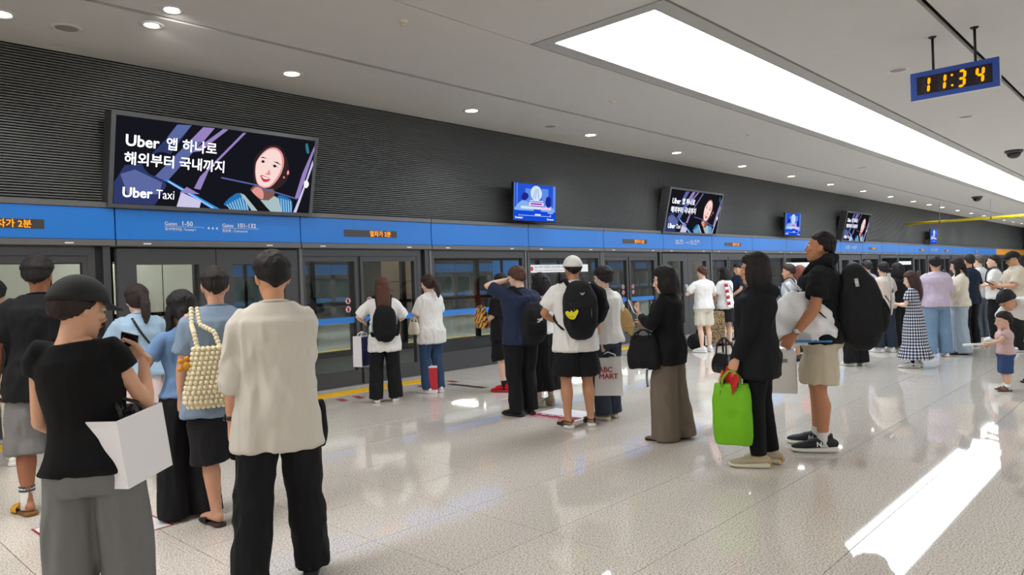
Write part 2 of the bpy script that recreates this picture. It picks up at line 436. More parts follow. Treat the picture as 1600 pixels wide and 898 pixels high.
# ---- header band: one panel per bay
P = 2.472
bx = lambda k: .55 + P * k
hd = thing('trim_header', 'blue header band of enamel panels over the platform screen doors', 'header band', (0, D, 0), kind='structure')
lampm = mat('header_lamp', (225, 225, 220), .4)
for k in range(-3, 28):
    a, b = bx(k) + .007, min(bx(k + 1) - .007, X1)
    if a > X1 - .5: break
    m = MB()
    m.box(a, b, -.10, .05, 2.19, 2.565, 0, .004)
    m.build('header_panel', ORANGE if a > 55.5 else BLUE, hd)
    m = MB(); m.box(a, b, -.115, .05, 2.567, 2.63, 0, .004); m.build('header_top_trim', GREY2, hd)
    m = MB(); m.box(a, b, -.115, .05, 2.115, 2.187, 0, .004)
    for q in (.3, P - .55): m.box(a + q, a + q + .09, -.1185, -.114, 2.135, 2.152, 1)
    m.build('header_bottom_trim', [GREY2, lampm], hd)
MB().box(X0, X1, -.02, .35, 2.13, 2.64).build('header_core', BLACKM, hd)
# ---- platform screen doors, bay by bay (period of five bays)
def frame_leaf(parent, name, x0, x1, z0, z1, fw, kick, y=0.0, stripe=True, glass=True, mull=None, top=.08):
    """a glazed leaf: frame, pane, blue stripe"""
    m = MB(); t = .045
    m.box(x0, x0 + fw, y - t, y + t, z0, z1); m.box(x1 - fw, x1, y - t, y + t, z0, z1)
    m.box(x0 + fw, x1 - fw, y - t, y + t, z0, z0 + kick); m.box(x0 + fw, x1 - fw, y - t, y + t, z1 - top, z1)
    if mull: m.box(mull - .025, mull + .025, y - t * .6, y + t * .6, z0 + kick, z1 - top)
    f = m.build(name, GREY, parent)
    MB().box(x0 + fw, x1 - fw, y - .006, y + .006, z0 + kick, z1 - top).build('glass_pane', PSDGLASS, f)
    if stripe:
        MB().box(x0 + fw, x1 - fw, y - .011, y - .0065, .97, 1.06).build('blue_stripe', STRIPE, f)
    return f
def sticker(parent, x, z, y):
    r = .05
    m = MB(); m.disc((x, y, z), r, 20, 1, 0, -.001); m.disc((x, y - .0015, z), r * .88, 20, 1, 1); 
    th = np.linspace(0, 2 * PI, 20, endpoint=False)
    m.rings([np.stack([x + np.cos(th) * q, np.full(20, y - .002), z + np.sin(th) * q], 1) for q in (r * .98, r * .82)], 2, cap=False)
    m.plate([(-.02, -.03), (.012, -.034), (.022, -.005), (.018, .022), (.004, .034), (-.012, .03), (-.024, .006)], lambda u, v, h: (x + u, y - .0021 - h, z + v), .0006, 3)
    m.plate([(-.042, .026), (-.034, .034), (.042, -.026), (.034, -.034)], lambda u, v, h: (x + u, y - .003 - h, z + v), .0006, 2)
    return m.build('warning_sticker', [WHITE, WHITE, mat('sticker_red', (190, 40, 60), .4), mat('sticker_black', (45, 25, 30), .4)], parent)
nd = nw = 0
for k in range(-3, 28):
    a, b = bx(k), min(bx(k + 1), X1)
    if a > X1 - 1: break
    kind = k % 5
    if kind in (0, 2):
        nd += 1
        r = thing('door_%d' % nd, 'platform sliding screen doors, bay %d along the platform' % (k + 4), 'screen door', (0, D, 0), kind='structure')
        xm = a + 1.02
        l1 = frame_leaf(r, 'sliding_leaf', a + .03, xm - .025, .01, 2.0, .055, .22)
        l2 = frame_leaf(r, 'sliding_leaf', xm + .025, b - .30, .01, 2.0, .055, .22)
        MB().box(xm - .024, xm + .024, -.03, .03, .01, 2.0).build('rubber_seal', BLACKM, r)
        MB().box(a - .02, a + .028, -.07, .07, 0, 2.115).build('door_post', GREY2, r)
        m = MB(); m.box(b - .30, b - .22, -.05, .07, 0, 2.115); m.box(b - .14, b - .06, -.075, .07, 0, 2.115); m.build('door_post', GREY, r)
        MB().box(b - .22, b - .14, -.02, .07, 0, 2.115).build('post_recess', BLACKM, r)
        MB().box(a + .028, b - .30, -.06, .05, 2.0, 2.115).build('door_head', GREY, r)
        MB().box(a + .028, b - .22, -.07, .07, 0, .01).build('sill_plate', GREY2, r)
        for z_ in (1.31, 1.18):
            sticker(l1, xm - .2, z_, -.0125); sticker(l2, xm + .2, z_, -.0125)
    elif kind == 1:
        nd += 1
        r = thing('door_%d' % nd, 'grey emergency double door in the screen wall, bay %d' % (k + 4), 'emergency door', (0, D, 0), kind='structure')
        xm = (a + b) / 2
        l1 = frame_leaf(r, 'emergency_leaf', a + .02, xm - .006, .01, 2.09, .22, .30, stripe=False, top=.20)
        l2 = frame_leaf(r, 'emergency_leaf', xm + .006, b - .03, .01, 2.09, .22, .30, stripe=False, top=.20)
        for s, q in ((l1, (a + .24, xm - .226)), (l2, (xm + .226, b - .25))):
            MB().box(q[0], q[1], -.02, .02, 1.0, 1.07).build('push_bar', BLACKM, s)
    else:
        nw += 1
        r = thing('window_%d' % nw, 'fixed glazed screen beside the sliding doors, bay %d' % (k + 4), 'fixed screen', (0, D, 0), kind='structure')
        fp = frame_leaf(r, 'fixed_frame', a + .02, b - .08, .01, 2.06, .07, .32, top=.09)
        MB().box(a + .09, b - .15, -.012, .012, .33, .55).build('smoked_strip', DARKFILM, fp)
        m = MB(); m.box(b - .08, b + .0, -.06, .07, 0, 2.115); m.build('screen_post', GREY2, r)
        MB().box(a - .03, a + .02, -.06, .07, 0, 2.115).build('screen_post', GREY2, r)
        MB().box(a, b, -.05, .05, 2.06, 2.115).build('screen_head', GREY, r)
# ---- LED signs and gate lettering on the header
def led_sign(xc, label, grp, lit=True):
    t = thing('led_sign', label, 'LED sign', (xc, D - .1, 2.35), 0, grp)
    MB().box(-.5, .5, -.006, .02, -.052, .052, 0, .002).build('display', mat('led_black', (62, 56, 54), .4), t)
    if lit: text('lettering', '열차가 2분', LED, t, (-.035, -.008, -.036), .098, ext=.0005, bold=.0022, width=.95)
names = ['amber train sign cut by the frame edge on the blue header', 'amber train sign over the doors of the black backpack woman', 'amber train sign above the woman with the wide brown trousers',
         'amber train sign above the white-shirted man in beige shorts']
q = 0
for k in (0, 2, 5, 7, 10, 12, 15, 17, 20):
    xc = bx(k) + P / 2
    lab = names[q] if q < 4 else 'small amber train sign, %s along the blue header from the frame edge' % ORD[q]
    led_sign(xc, lab, None); q += 1
def gates(k):
    xc = bx(k) + P / 2; y = -.1025
    def tx(s, x, z, size, **kw): text('lettering', s, WHITE, hd, (x, y, z), size, **kw)
    x = xc - .665
    tx('Gates', x, 2.382, .066); tx('1-50', x + .205, 2.382, .082, bold=.0012)
    tx('제1여객터미널 : Terminal 1', x, 2.318, .044, width=.80)
    x2 = xc + .075
    tx('Gates', x2, 2.382, .066); tx('101-132', x2 + .205, 2.382, .082, bold=.0012)
    tx('탑승동 : Concourse', x2, 2.318, .044)
    m = MB()
    m.box(x, x + .50, y - .001, y + .001, 2.366, 2.369); m.box(x2, x2 + .52, y - .001, y + .001, 2.366, 2.369)
    for i in range(3):
        cx = xc - .125 + .055 * i
        m.plate([(cx, 2.36), (cx + .026, 2.342), (cx + .026, 2.378)], lambda u, v, h: (u, y + .001 - h, v), .002)
    m.build('arrow_marking', WHITE, hd)
for k in (1, 6, 11, 16): gates(k)
# white notice strip on the glass
nt_ = thing('notice_strip', 'long white notice strip stuck on the glass behind the white cap', 'notice', (10.5, D - .012, 1.68))
MB().box(0, 1.92, -.003, 0, 0, .155, 0, .001).build('white_sheet', WHITE, nt_)
m = MB(); m.disc((.1, -.0035, .078), .045, 18, 1); m.build('red_disc', mat('sticker_red', (190, 40, 60), .4), nt_)
text('lettering', '열차 내부가 혼잡하니 다음 열차를 이용하여 주시기 바랍니다', mat('notice_ink', (60, 60, 70), .5), nt_, (.18, -.004, .085), .058, width=.98, ext=.0003)
text('lettering', 'This train is crowded. Please take the next train.', mat('notice_ink', (60, 60, 70), .5), nt_, (.18, -.004, .03), .042, width=1.2, ext=.0003)
o2 = MB().box(0, 2.0, -.003, 0, 0, .16, 0, .001).build('notice_strip', WHITE, None, loc=(22.9, D - .012, 1.66))
tag(o2, 'white notice strip on the far glass behind the backpack man', 'notice')
o2 = MB().box(0, 2.0, -.003, 0, 0, .16, 0, .001).build('notice_strip', WHITE, None, loc=(35.3, D - .012, 1.66))
tag(o2, 'white notice strip on glass, farther down beyond the gingham dress', 'notice')

# ---- big taxi advertising screens, tilted towards the platform
def E3(name, rgb, s=1.0): return emat('screen_' + name, rgb, s, False)
AD = [E3('night', (22, 22, 30)), E3('steel', (92, 104, 160)), E3('lilac', (150, 130, 190)), E3('cyan', (40, 150, 235)), E3('skin', (250, 218, 212)), E3('skin_shade', (226, 150, 148)),
      E3('hair', (50, 36, 38)), E3('lip', (205, 60, 80)), E3('shirt', (140, 190, 222)), E3('shirt_stripe', (36, 112, 176)), E3('pale', (205, 200, 232)), E3('belt', (20, 22, 26)), E3('slate', (48, 58, 104)), E3('teal', (50, 120, 130)), E3('eye', (40, 24, 26)), E3('tee', (170, 190, 195)), E3('neck', (128, 92, 80)), E3('white', (246, 244, 246))]
def bez(pts, n=6):
    """Catmull-Rom closed outline"""
    P_ = [np.array(p, float) for p in pts]; N = len(P_); out = []
    for i in range(N):
        a, b, c, d = P_[i - 1], P_[i], P_[(i + 1) % N], P_[(i + 2) % N]
        for t in np.linspace(0, 1, n, endpoint=False):
            out.append(tuple(.5 * ((2 * b) + (-a + c) * t + (2 * a - 5 * b + 4 * c - d) * t * t + (-a + 3 * b - 3 * c + d) * t ** 3)))
    return out
adw, adh = 2.62, 1.04
def ad_picture():
    m = MB(); lay = [0]
    def pl(pts, mi, smooth=False):
        lay[0] += 1; y = -.0004 * lay[0]
        if smooth: pts = bez(pts)
        pts = [(min(max(u, 0), adw), min(max(v, 0), adh)) for u, v in pts]
        area = sum(pts[i][0] * pts[(i + 1) % len(pts)][1] - pts[(i + 1) % len(pts)][0] * pts[i][1] for i in range(len(pts)))
        if area < 0: pts = pts[::-1]
        m.poly([(u, y, v) for u, v in pts], mi)
    def S(px, py):            # marks taken along the tilted picture, set square again
        d = -.000117601 * px - .0000370512 * py + 1
        return (.00152383 * px + .0000449655 * py - .179377) / d, (.0000891026 * px - .00167342 * py + 1.1661) / d
    Tm = lambda a, b: S((190 + a / 6.653) * 4.444, (40 + b / 6.653) * 4.444)
    tp = lambda pts, mi, sm=False: pl([Tm(*q) for q in pts], mi, sm)
    pl([(0, 0), (adw, 0), (adw, adh), (0, adh)], 0)
    pl([S(105, 560), S(180, 440), S(300, 430), S(450, 540), S(470, 580), S(390, 715), S(105, 700)], 12)
    pl([S(150, 500), S(250, 470), S(440, 560), S(420, 640), S(200, 640)], 1)
    pl([S(290, 440), S(560, 160), S(640, 165), S(390, 510), S(330, 490)], 12)
    pl([S(540, 160), S(640, 165), S(560, 260), S(470, 250)], 1)
    pl([S(300, 425), S(420, 350), S(520, 400), S(390, 515)], 0, True)
    pl([S(390, 515), S(720, 178), S(800, 185), S(470, 555)], 1)
    pl([S(720, 178), S(800, 185), S(720, 280), S(630, 270)], 2)
    pl([S(640, 350), S(860, 190), S(895, 195), S(700, 345)], 2)
    pl([S(700, 520), S(1000, 215), S(1020, 218), S(760, 480), S(705, 610), S(660, 600)], 2)
    pl([S(455, 545), S(480, 540), S(840, 745), S(780, 742)], 3)
    pl([S(475, 552), S(484, 549), S(800, 735), S(790, 737)], 10)
    pl([S(570, 625), S(710, 690), S(700, 738), S(540, 730)], 10)
    pl([S(560, 630), S(700, 640), S(610, 590)], 2)
    tp([(985, 190), (992, 240), (822, 740), (783, 732), (860, 480)], 2)
    tp([(968, 340), (976, 390), (800, 885), (768, 882), (880, 600)], 10)
    tp([(890, 180), (912, 172), (930, 265), (902, 262)], 13, True)
    tp([(880, 565), (908, 550), (930, 590), (908, 630), (880, 615)], 17, True)
    # the woman looking out of the car window
    tp([(350, 570), (352, 340), (430, 235), (520, 185), (625, 205), (695, 330), (715, 430), (700, 540), (640, 610), (540, 660), (430, 640)], 6, True)
    tp([(40, 790), (110, 720), (205, 688), (300, 855), (180, 862), (60, 815)], 9, True)
    for k in range(8):
        x = 62 + 26 * k
        tp([(x, 800 - 13 * k), (x + 12, 794 - 13 * k), (x + 50, 855), (x + 34, 858)], 8)
    tp([(600, 715), (700, 728), (752, 775), (742, 885), (638, 884)], 9, True)
    for k in range(5):
        x = 628 + 25 * k
        tp([(x, 735 + 7 * k), (x + 12, 738 + 7 * k), (x + 22, 880), (x + 8, 880)], 8)
    tp([(370, 600), (470, 640), (548, 640), (562, 705), (500, 762), (420, 752), (312, 660)], 16, True)
    tp([(372, 620), (430, 640), (450, 700), (430, 745), (330, 668)], 5, True)
    tp([(415, 752), (500, 758), (562, 712), (612, 740), (640, 882), (520, 876)], 15)
    tp([(200, 680), (250, 700), (388, 866), (325, 864)], 15)
    tp([(222, 668), (318, 658), (524, 872), (388, 868)], 11)
    tp([(375, 345), (430, 268), (500, 216), (572, 210), (628, 250), (656, 312), (660, 385), (640, 460), (608, 525), (560, 585), (510, 622), (450, 628), (400, 605), (372, 560), (358, 480), (360, 400)], 5, True)
    tp([(378, 350), (430, 282), (500, 232), (566, 228), (612, 262), (634, 316), (638, 385), (622, 452), (590, 512), (548, 570), (505, 608), (452, 616), (405, 596), (378, 552), (364, 480), (366, 405)], 4, True)
    tp([(408, 316), (438, 304), (486, 328), (440, 317)], 6); tp([(545, 354), (590, 358), (636, 396), (590, 374)], 6)
    for q in (((416, 352), (440, 342), (464, 360), (440, 368)), ((532, 396), (562, 388), (602, 418), (566, 414))): tp(q, 10, True)
    for x, y in ((437, 355), (562, 402)): tp([(x - 13, y - 9), (x + 11, y - 10), (x + 14, y + 9), (x - 10, y + 11)], 14, True)
    tp([(414, 350), (440, 338), (468, 358), (440, 345)], 6); tp([(530, 394), (562, 384), (606, 418), (564, 393)], 6)
    tp([(500, 438), (518, 486), (486, 494), (458, 474), (482, 474)], 5, True)
    tp([(412, 498), (452, 502), (514, 536), (490, 563), (448, 564), (424, 536)], 7, True)
    tp([(424, 508), (456, 512), (502, 534), (456, 533)], 17, True)
    tp([(690, 462), (708, 446), (714, 480), (694, 492)], 5, True); tp([(650, 510), (668, 512), (660, 534)], 5, True)
    tp([(0, 512), (370, 590), (440, 626), (800, 736), (800, 750), (440, 640), (370, 604), (0, 528)], 1)
    return m
adm = ad_picture()
SCRN = mat('screen_casing', (62, 63, 66), .5, .2)
SCRNF = mat('screen_bezel', (92, 94, 98), .4, .3)
def ad_screen(x0, label):
    t = thing('advertising_screen', label, 'screen', (x0, 9.29, 2.57)); th = math.radians(13.5)
    t.rotation_euler = (th, 0, 0)
    W, H = 2.72, 1.13
    m = MB(); m.box(0, W, .012, .24, 0, H, 0, .004); m.build('casing', SCRN, t)
    m = MB()
    m.box(0, W, 0, .012, 0, .045); m.box(0, W, 0, .012, H - .045, H); m.box(0, .05, 0, .012, .045, H - .045); m.box(W - .05, W, 0, .012, .045, H - .045)
    m.build('bezel', SCRNF, t)
    p = adm.build('picture', AD, t, loc=(.05, .010, .045))
    for s, x, z, sz, b, wd in (('Uber', .155, .745, .185, .005, 1), ('앱 하나로', .62, .755, .165, .004, .98), ('해외부터 국내까지', .15, .535, .165, .004, .98), ('Uber', .145, .135, .165, .005, 1), ('Taxi', .535, .135, .16, -.001, .80)):
        text('lettering', s, LEDW, p, (x - .05, -.018, z - .045), sz, bold=b, ext=.0004, width=wd)
    m = MB()
    for x in (.5, W - .7): m.box(x, x + .2, .24, .6, .2, .3)
    m.build('wall_bracket', BLACKM, t)
    return t
ad_screen(2.93, 'large tilted taxi advertising screen nearest the camera, with the widest picture')
ad_screen(2.93 + 5 * P, 'taxi advertising screen beyond the first blue monitor')
ad_screen(2.93 + 10 * P, 'smallest taxi advertising screen, between two small blue monitors')

# ---- blue train information monitors
IM = [E3('royal', (40, 84, 210)), E3('azure', (96, 140, 232)), E3('ice', (210, 228, 250)), E3('navy', (30, 40, 140)), E3('mist', (130, 178, 236)), E3('pink', (240, 200, 240)), E3('violet', (160, 60, 150)), E3('deepblue', (20, 74, 216))]
def monitor(x0, y0, label, detail=True):
    t = thing('information_monitor', label, 'monitor', (x0, y0, 2.66)); W, H = 1.24, .72
    t.rotation_euler = (math.radians(4), 0, 0)
    MB().box(0, W, .01, .07, 0, H, 0, .004).build('casing', BLACKM, t)
    m = MB(); L = [0]
    def pl(pts, mi, smooth=False):
        L[0] += 1
        if smooth: pts = bez(pts)
        area = sum(pts[i][0] * pts[(i + 1) % len(pts)][1] - pts[(i + 1) % len(pts)][0] * pts[i][1] for i in range(len(pts)))
        if area < 0: pts = pts[::-1]
        m.poly([(u, .0095 - .0004 * L[0], v) for u, v in pts], mi)
    R = lambda a, b, c, d: [(a, c), (b, c), (b, d), (a, d)]
    pl(R(.012, W - .012, .012, H - .012), 0)
    pl(R(.012, .11, .012, H - .012), 1); pl(R(.03, .08, .2, H - .012), 0); pl(R(W - .1, W - .02, .2, H - .012), 1)
    pl(R(.33, .55, .3, H - .1), 1); pl(R(.8, 1.0, .3, H - .08), 1)
    pl([(.06, .2), (.1, .3), (.25, .39), (.4, .36), (.5, .28), (.55, .2)], 4, True)
    pl([(.22, .44), (.28, .39), (.36, .41), (.42, .47), (.38, .53), (.27, .53)], 3, True)
    pl([(.8, .2), (.85, .28), (.98, .34), (1.1, .3), (1.18, .2)], 4, True)
    pl([(.92, .34), (.93, .46), (1.0, .5), (1.07, .46), (1.07, .32), (1.0, .28)], 3, True)
    pl(R(.012, W - .012, .012, .2), 7)
    pl([(.64 + .165 * math.cos(a), .54 + .145 * math.sin(a)) for a in np.linspace(0, 2 * PI, 24, endpoint=False)], 2)
    for a, b in ((.60, .545), (.635, .605), (.665, .70)): pl([(b, .44), (b + .012, .44), (a + .03, .63), (a + .02, .63)], 0)
    pl(R(.46, .84, .385, .405), 2); pl(R(.43, .86, .30, .37), 5); pl(R(.2, .98, .235, .285), 2); pl(R(.78, 1.08, .235, .285), 5)
    pl(R(.48, .8, .322, .35), 6)
    pl(R(.14, 1.08, .105, .113), 2); pl(R(.14, .148, .095, .123), 2); pl(R(1.06, 1.072, .1, .16), 2); pl([(.6, .118), (.78, .118), (.76, .148), (.6, .148)], 2)
    pic = m.build('picture', IM, t)
    if detail:
        text('lettering', 'Terminal 1', LEDW, pic, (.03, -.006, .045), .052, ext=.0003, bold=.001)
        text('lettering', 'Concourse', LEDW, pic, (.95, -.006, .04), .045, ext=.0003, bold=.001)
        text('lettering', 'Terminal 2', LEDW, pic, (.97, -.006, .17), .04, ext=.0003)
    m = MB(); m.box(W / 2 - .1, W / 2 + .1, .07, .25, .3, .5); m.box(W / 2 - .12, W / 2 + .12, .2, .38, .2, .6); m.build('wall_bracket', BLACKM, t)
monitor(9.8, 9.14, 'blue train information monitor, largest of the three')
monitor(22.2, 9.14, 'blue train information monitor between two taxi screens')
monitor(39.6, 9.14, 'narrow far blue monitor beyond the last taxi screen', False)

# ---- hanging digital clock
ck = thing('digital_clock', 'blue framed digital clock hanging on two black rods', 'clock', (10.16, 2.035, 3.605))
W2, H2 = .945, .345
m = MB(); m.box(0, .10, -W2 / 2, W2 / 2, 0, H2, 0, .004); m.build('casing', mat('clock_case', (205, 204, 206), .5), ck)
m = MB(); m.box(-.010, 0, -W2 / 2, W2 / 2, .0, .06); m.box(-.010, 0, -W2 / 2, W2 / 2, H2 - .06, H2); m.box(-.010, 0, -W2 / 2, -W2 / 2 + .07, .06, H2 - .06); m.box(-.010, 0, W2 / 2 - .07, W2 / 2, .06, H2 - .06)
m.build('face_frame', mat('clock_blue', (46, 84, 176), .4), ck)
fc = MB().box(-.004, .002, -W2 / 2 + .07, W2 / 2 - .07, .06, H2 - .06).build('display', mat('clock_display', (30, 14, 24), .25), ck)
segs = {'a': ((-.5, 1), (.5, 1)), 'b': ((.5, 1), (.5, 0)), 'c': ((.5, 0), (.5, -1)), 'd': ((-.5, -1), (.5, -1)), 'e': ((-.5, 0), (-.5, -1)), 'f': ((-.5, 1), (-.5, 0)), 'g': ((-.5, 0), (.5, 0))}
digs = {'1': 'bc', '3': 'abcdg', '4': 'bcfg'}
AMB = emat('clock_amber', (255, 165, 10), 1.5, False); OFF = mat('clock_segment_off', (40, 26, 36), .4)
def digit(yc, ch):
    on, off = MB(), MB()
    for s_, (p, q_) in segs.items():
        hw, hh, t_ = .062, .090, .0155
        a = np.array([p[0] * 2 * hw * .5 * 2 * .5, p[1] * hh]); b = np.array([q_[0] * hw, q_[1] * hh]); a = np.array([p[0] * hw, p[1] * hh])
        sk_ = lambda v: np.array([v[0] + v[1] * .09, v[1]])
        a, b = a + (b - a) * .03, b + (a - b) * .03
        d = nrm(b - a); n_ = np.array([-d[1], d[0]])
        pts = [sk_(a), sk_(a + d * t_ + n_ * t_), sk_(b - d * t_ + n_ * t_), sk_(b), sk_(b - d * t_ - n_ * t_), sk_(a + d * t_ - n_ * t_)]
        (on if s_ in digs[ch] else off).plate([(u, v) for u, v in pts], lambda u, v, h: (-.005 - h, yc - u, H2 / 2 + v), .002)
    on.build('digit', AMB, fc)
    if off.v: off.build('digit_unlit', OFF, fc)
for yc, ch in ((.30, '1'), (.125, '1'), (-.085, '3'), (-.275, '4')): digit(yc, ch)
m = MB()
for z_ in (.11, .235): m.disc((-.0065, .015, z_), .014, 14, 0)
m.build('colon', AMB, fc)
for y in (.225, -.225):
    m = MB(); m.tube([(.05, y, H2), (.05, y, CEIL - 3.605)], [.015, .015], seg=10); m.tube([(.05, y, CEIL - 3.605 - .02), (.05, y, CEIL - 3.605)], [.03, .05], seg=12); m.build('hanging_rod', BLACKM, ck, True)

# ---- hanging yellow pipe with its wires
yp = thing('hanging_pipe', 'long yellow pipe hung on thin wires across the platform', 'pipe', (36.85, 9.6 - .1, 3.54))
MB().tube([(0, .1, 0), (0, -12, 0)], [.055, .055], seg=14, dome=False).build('pipe', mat('yellow_pipe_paint', (238, 214, 10), .4), yp, True)
for y in (0, -1.4, -3.35, -5.3, -7.3):
    m = MB(); m.tube([(0, y, .05), (0, y, CEIL - 3.54)], [.008, .008], seg=6); m.build('wire', mat('steel_wire', (120, 120, 120), .4, .8), yp)
    m = MB(); m.tube([(0, y - .03, 0), (0, y + .03, 0)], [.065, .065], seg=14); m.build('clamp', mat('clamp_dark', (110, 90, 30), .5), yp)

# ---- beyond the glass: track bed, arrival platform, far screen doors
tb = MB().box(X0, X1, 9.9, 13.7, -1.3, -1.1).build('floor_track_bed', mat('track_concrete', (58, 58, 56), .9, noise=(1.5, .2)))
tag(tb, 'dark concrete track bed behind the screen doors', 'track bed', kind='structure')
for y in (10.9, 12.7):
    m = MB(); m.box(X0 + .1, X1, y - .09, y + .09, -1.1, -.85)
    tag(m.build('guide_rail', mat('rail_steel', (88, 84, 80), .5, .5)), 'steel guide rail beyond the screen doors, %s track edge' % ('platform side of the' if y < 11 else 'arrival side of the'), 'rail')
fp = MB().box(X0, X1, 13.7, 28.2, -1.3, 0).build('floor_arrival', mat('arrival_floor', (206, 205, 196), .2, noise=(40, .1)))
tag(fp, 'pale floor of the arrival platform beyond the track', 'floor', kind='structure')
MB().box(X0, X1, 15.1, 15.35, 0, .004).build('yellow_edge_line', YEL, fp)
fc2 = MB().box(X0, X1, 9.72, 28.4, 3.3, 3.5).build('ceiling_arrival', mat('arrival_ceiling', (215, 216, 214), .8))
tag(fc2, 'low ceiling over the track and arrival platform', 'ceiling', kind='structure')
slm = emat('strip_lamp_tube', (250, 250, 240), FARLIGHT)
for i, x in enumerate(np.arange(-5.7, 60, 3.6)):
    for y0 in ((14.1,) if x < 8 or x > 40 else (14.1, 20.0)):
        o = thing('strip_lamp', 'slim strip lamp on the arrival platform ceiling', 'lamp', (x, y0, 3.298), 0, 'strip lamps of the arrival platform')
        MB().box(-.07, .07, 0, 2.0, -.05, 0).build('housing', WHITE, o); MB().box(-.02, .02, .05, 1.95, -.065, -.05).build('tube', slm, o)
STONE = mat('clad_stone', (222, 217, 208), .5, noise=(6, .06))
BROWN = mat('brown_stone', (112, 94, 80), .4, noise=(5, .08))
def clad(name, x0, x1, y0, y1, m_, label, nx, nz, h=3.3):
    r = MB().box(x0, x1, y0, y1, 0, h).build(name, GROUT); tag(r, label, 'wall', kind='structure')
    g = .012
    for i in range(nx):
        for j in range(nz):
            MB().box(x0 + (x1 - x0) * i / nx + g, x0 + (x1 - x0) * (i + 1) / nx - g, y0 - .02, y0, h * j / nz + g, h * (j + 1) / nz - g, 0, .004).build('stone_panel', m_, r)
    MB().box(x1, x1 + .02, y0, y1, 0, h).build('end_panel', m_, r)
clad('wall_lift_shaft', -4.5, 7.2, 16.2, 20.5, STONE, 'pale stone clad shaft on the arrival platform', 11, 3)
clad('wall_pier_1', 12.0, 13.3, 16.3, 17.2, BROWN, 'brown stone pier on the arrival platform', 1, 2)
clad('wall_pier_2', 28.0, 30.0, 16.3, 17.2, BROWN, 'brown stone pier farther down the arrival platform', 1, 2)
# near edge screen of the arrival platform
s1 = thing('wall_arrival_screen', 'screen doors of the arrival platform across the track', 'screen wall', (0, 13.75, 0), kind='structure')
MB().box(X0, X1, 0, .15, 2.12, 3.3).build('header', BLACKM, s1)
for k in range(-3, 27):
    a = bx(k) + .3
    m = MB(); m.box(a, a + .12, 0, .1, 0, 2.12); m.box(a + 1.0, a + 1.06, .02, .08, 0, 2.12); m.box(a + .12, a + P, 0, .1, 1.12, 1.2); m.box(a + .12, a + P, 0, .1, 0, .12); m.build('screen_frame', BLACKM, s1)
MB().box(X0, X1, .045, .055, .12, 2.12).build('glass_pane', glass_mat('arrival_glass', (.95, .985, .975, 1), .02, 1.4), s1)
# far screen doors with the blue band
s2 = thing('wall_far_screen', 'far platform screen doors under a blue band', 'screen wall', (0, 28.0, 0), kind='structure')
MB().box(X0, X1, 0, .2, 2.62, 3.3).build('upper_wall', GREY, s2)
for k in range(-3, 28):
    a, b = bx(k), min(bx(k + 1), X1)
    MB().box(a + .01, b - .01, -.1, .05, 2.15, 2.6).build('header_panel', BLUE, s2)
    m = MB(); m.box(a, a + .25, -.02, .08, 0, 2.15); m.box(a + 1.2, a + 1.3, -.02, .08, 0, 2.15); m.box(a, b, -.02, .08, 1.95, 2.15); m.box(a, b, -.02, .08, 0, .25); m.build('door_frame', GREY, s2)
    MB().box(a + .25, b, -.01, -.005, .95, 1.1).build('blue_stripe', STRIPE, s2)
MB().box(X0, X1, .02, .03, .2, 2.0).build('glass_pane', glass_mat('arrival_glass', (.95, .985, .975, 1), .02, 1.4), s2)
MB().box(X0, X1, 31, 31.2, 0, 3.3).build('back_wall_panel', mat('far_pale_wall', (150, 190, 180), .6, noise=(.6, .3)), s2)
MB().box(X0, X1, 28.2, 31, -.1, 0).build('floor_slab', mat('arrival_floor', (176, 176, 166)), s2)
MB().box(X0, X1, 28.2, 31, 3.3, 3.4).build('ceiling_slab', WHITE, s2)
for i, x in enumerate(np.arange(3, 60, 5.0)):
    o = thing('strip_lamp', 'strip lamp behind the far screen doors', 'lamp', (x, 29.5, 3.3), 0, 'lamps behind the far screen doors')
    MB().box(-1.5, 1.5, -.1, .1, -.05, 0).build('housing', WHITE, o); MB().box(-1.45, 1.45, -.07, .07, -.065, -.05).build('tube', slm, o)
for i, (x, col) in enumerate(((17.6, BLUE), (31, BLUE))):
    o = thing('blue_pillar', 'tall blue panel pillar on the arrival platform, %s' % ('nearer one' if i == 0 else 'far one'), 'pillar', (x, 17, 0))
    MB().box(0, 1.1, 0, .5, 0, 3.3, 0, .02).build('cladding', col, o); MB().box(-.03, 1.13, -.03, .53, 0, .15).build('plinth', GREY, o)
# ================================================================ PEOPLE: sculpting tools
def vnoise(p, seed=0):
    """smooth value noise in -1..1 for an (n,3) array"""
    i = np.floor(p).astype(np.int64); f = p - i; f = f * f * (3 - 2 * f)
    def h(a):
        n = (a[:, 0] * 73856093) ^ (a[:, 1] * 19349663) ^ (a[:, 2] * 83492791) ^ (seed * 2654435)
        n = (n ^ (n >> 13)) * 1274126177 & 0x7fffffff
        return (n % 10007) / 5003.5 - 1
    r = 0
    for dx in (0, 1):
        for dy in (0, 1):
            for dz in (0, 1):
                wgt = (f[:, 0] if dx else 1 - f[:, 0]) * (f[:, 1] if dy else 1 - f[:, 1]) * (f[:, 2] if dz else 1 - f[:, 2])
                r = r + wgt * h(i + np.array([dx, dy, dz]))
    return r
JOBS = []     # objects whose union is grown into one skin: (object, fold, extra pieces)
def sculpt(mb, name, mats, parent, voxel=.014, smooth=6, fold=None, extra=None):
    o = mb.build(name, mats, parent)
    r = o.modifiers.new('skin', 'REMESH'); r.mode = 'VOXEL'; r.voxel_size = voxel
    if smooth:
        s = o.modifiers.new('relax', 'SMOOTH'); s.factor = .5; s.iterations = smooth
    JOBS.append((o, fold, extra)); return o
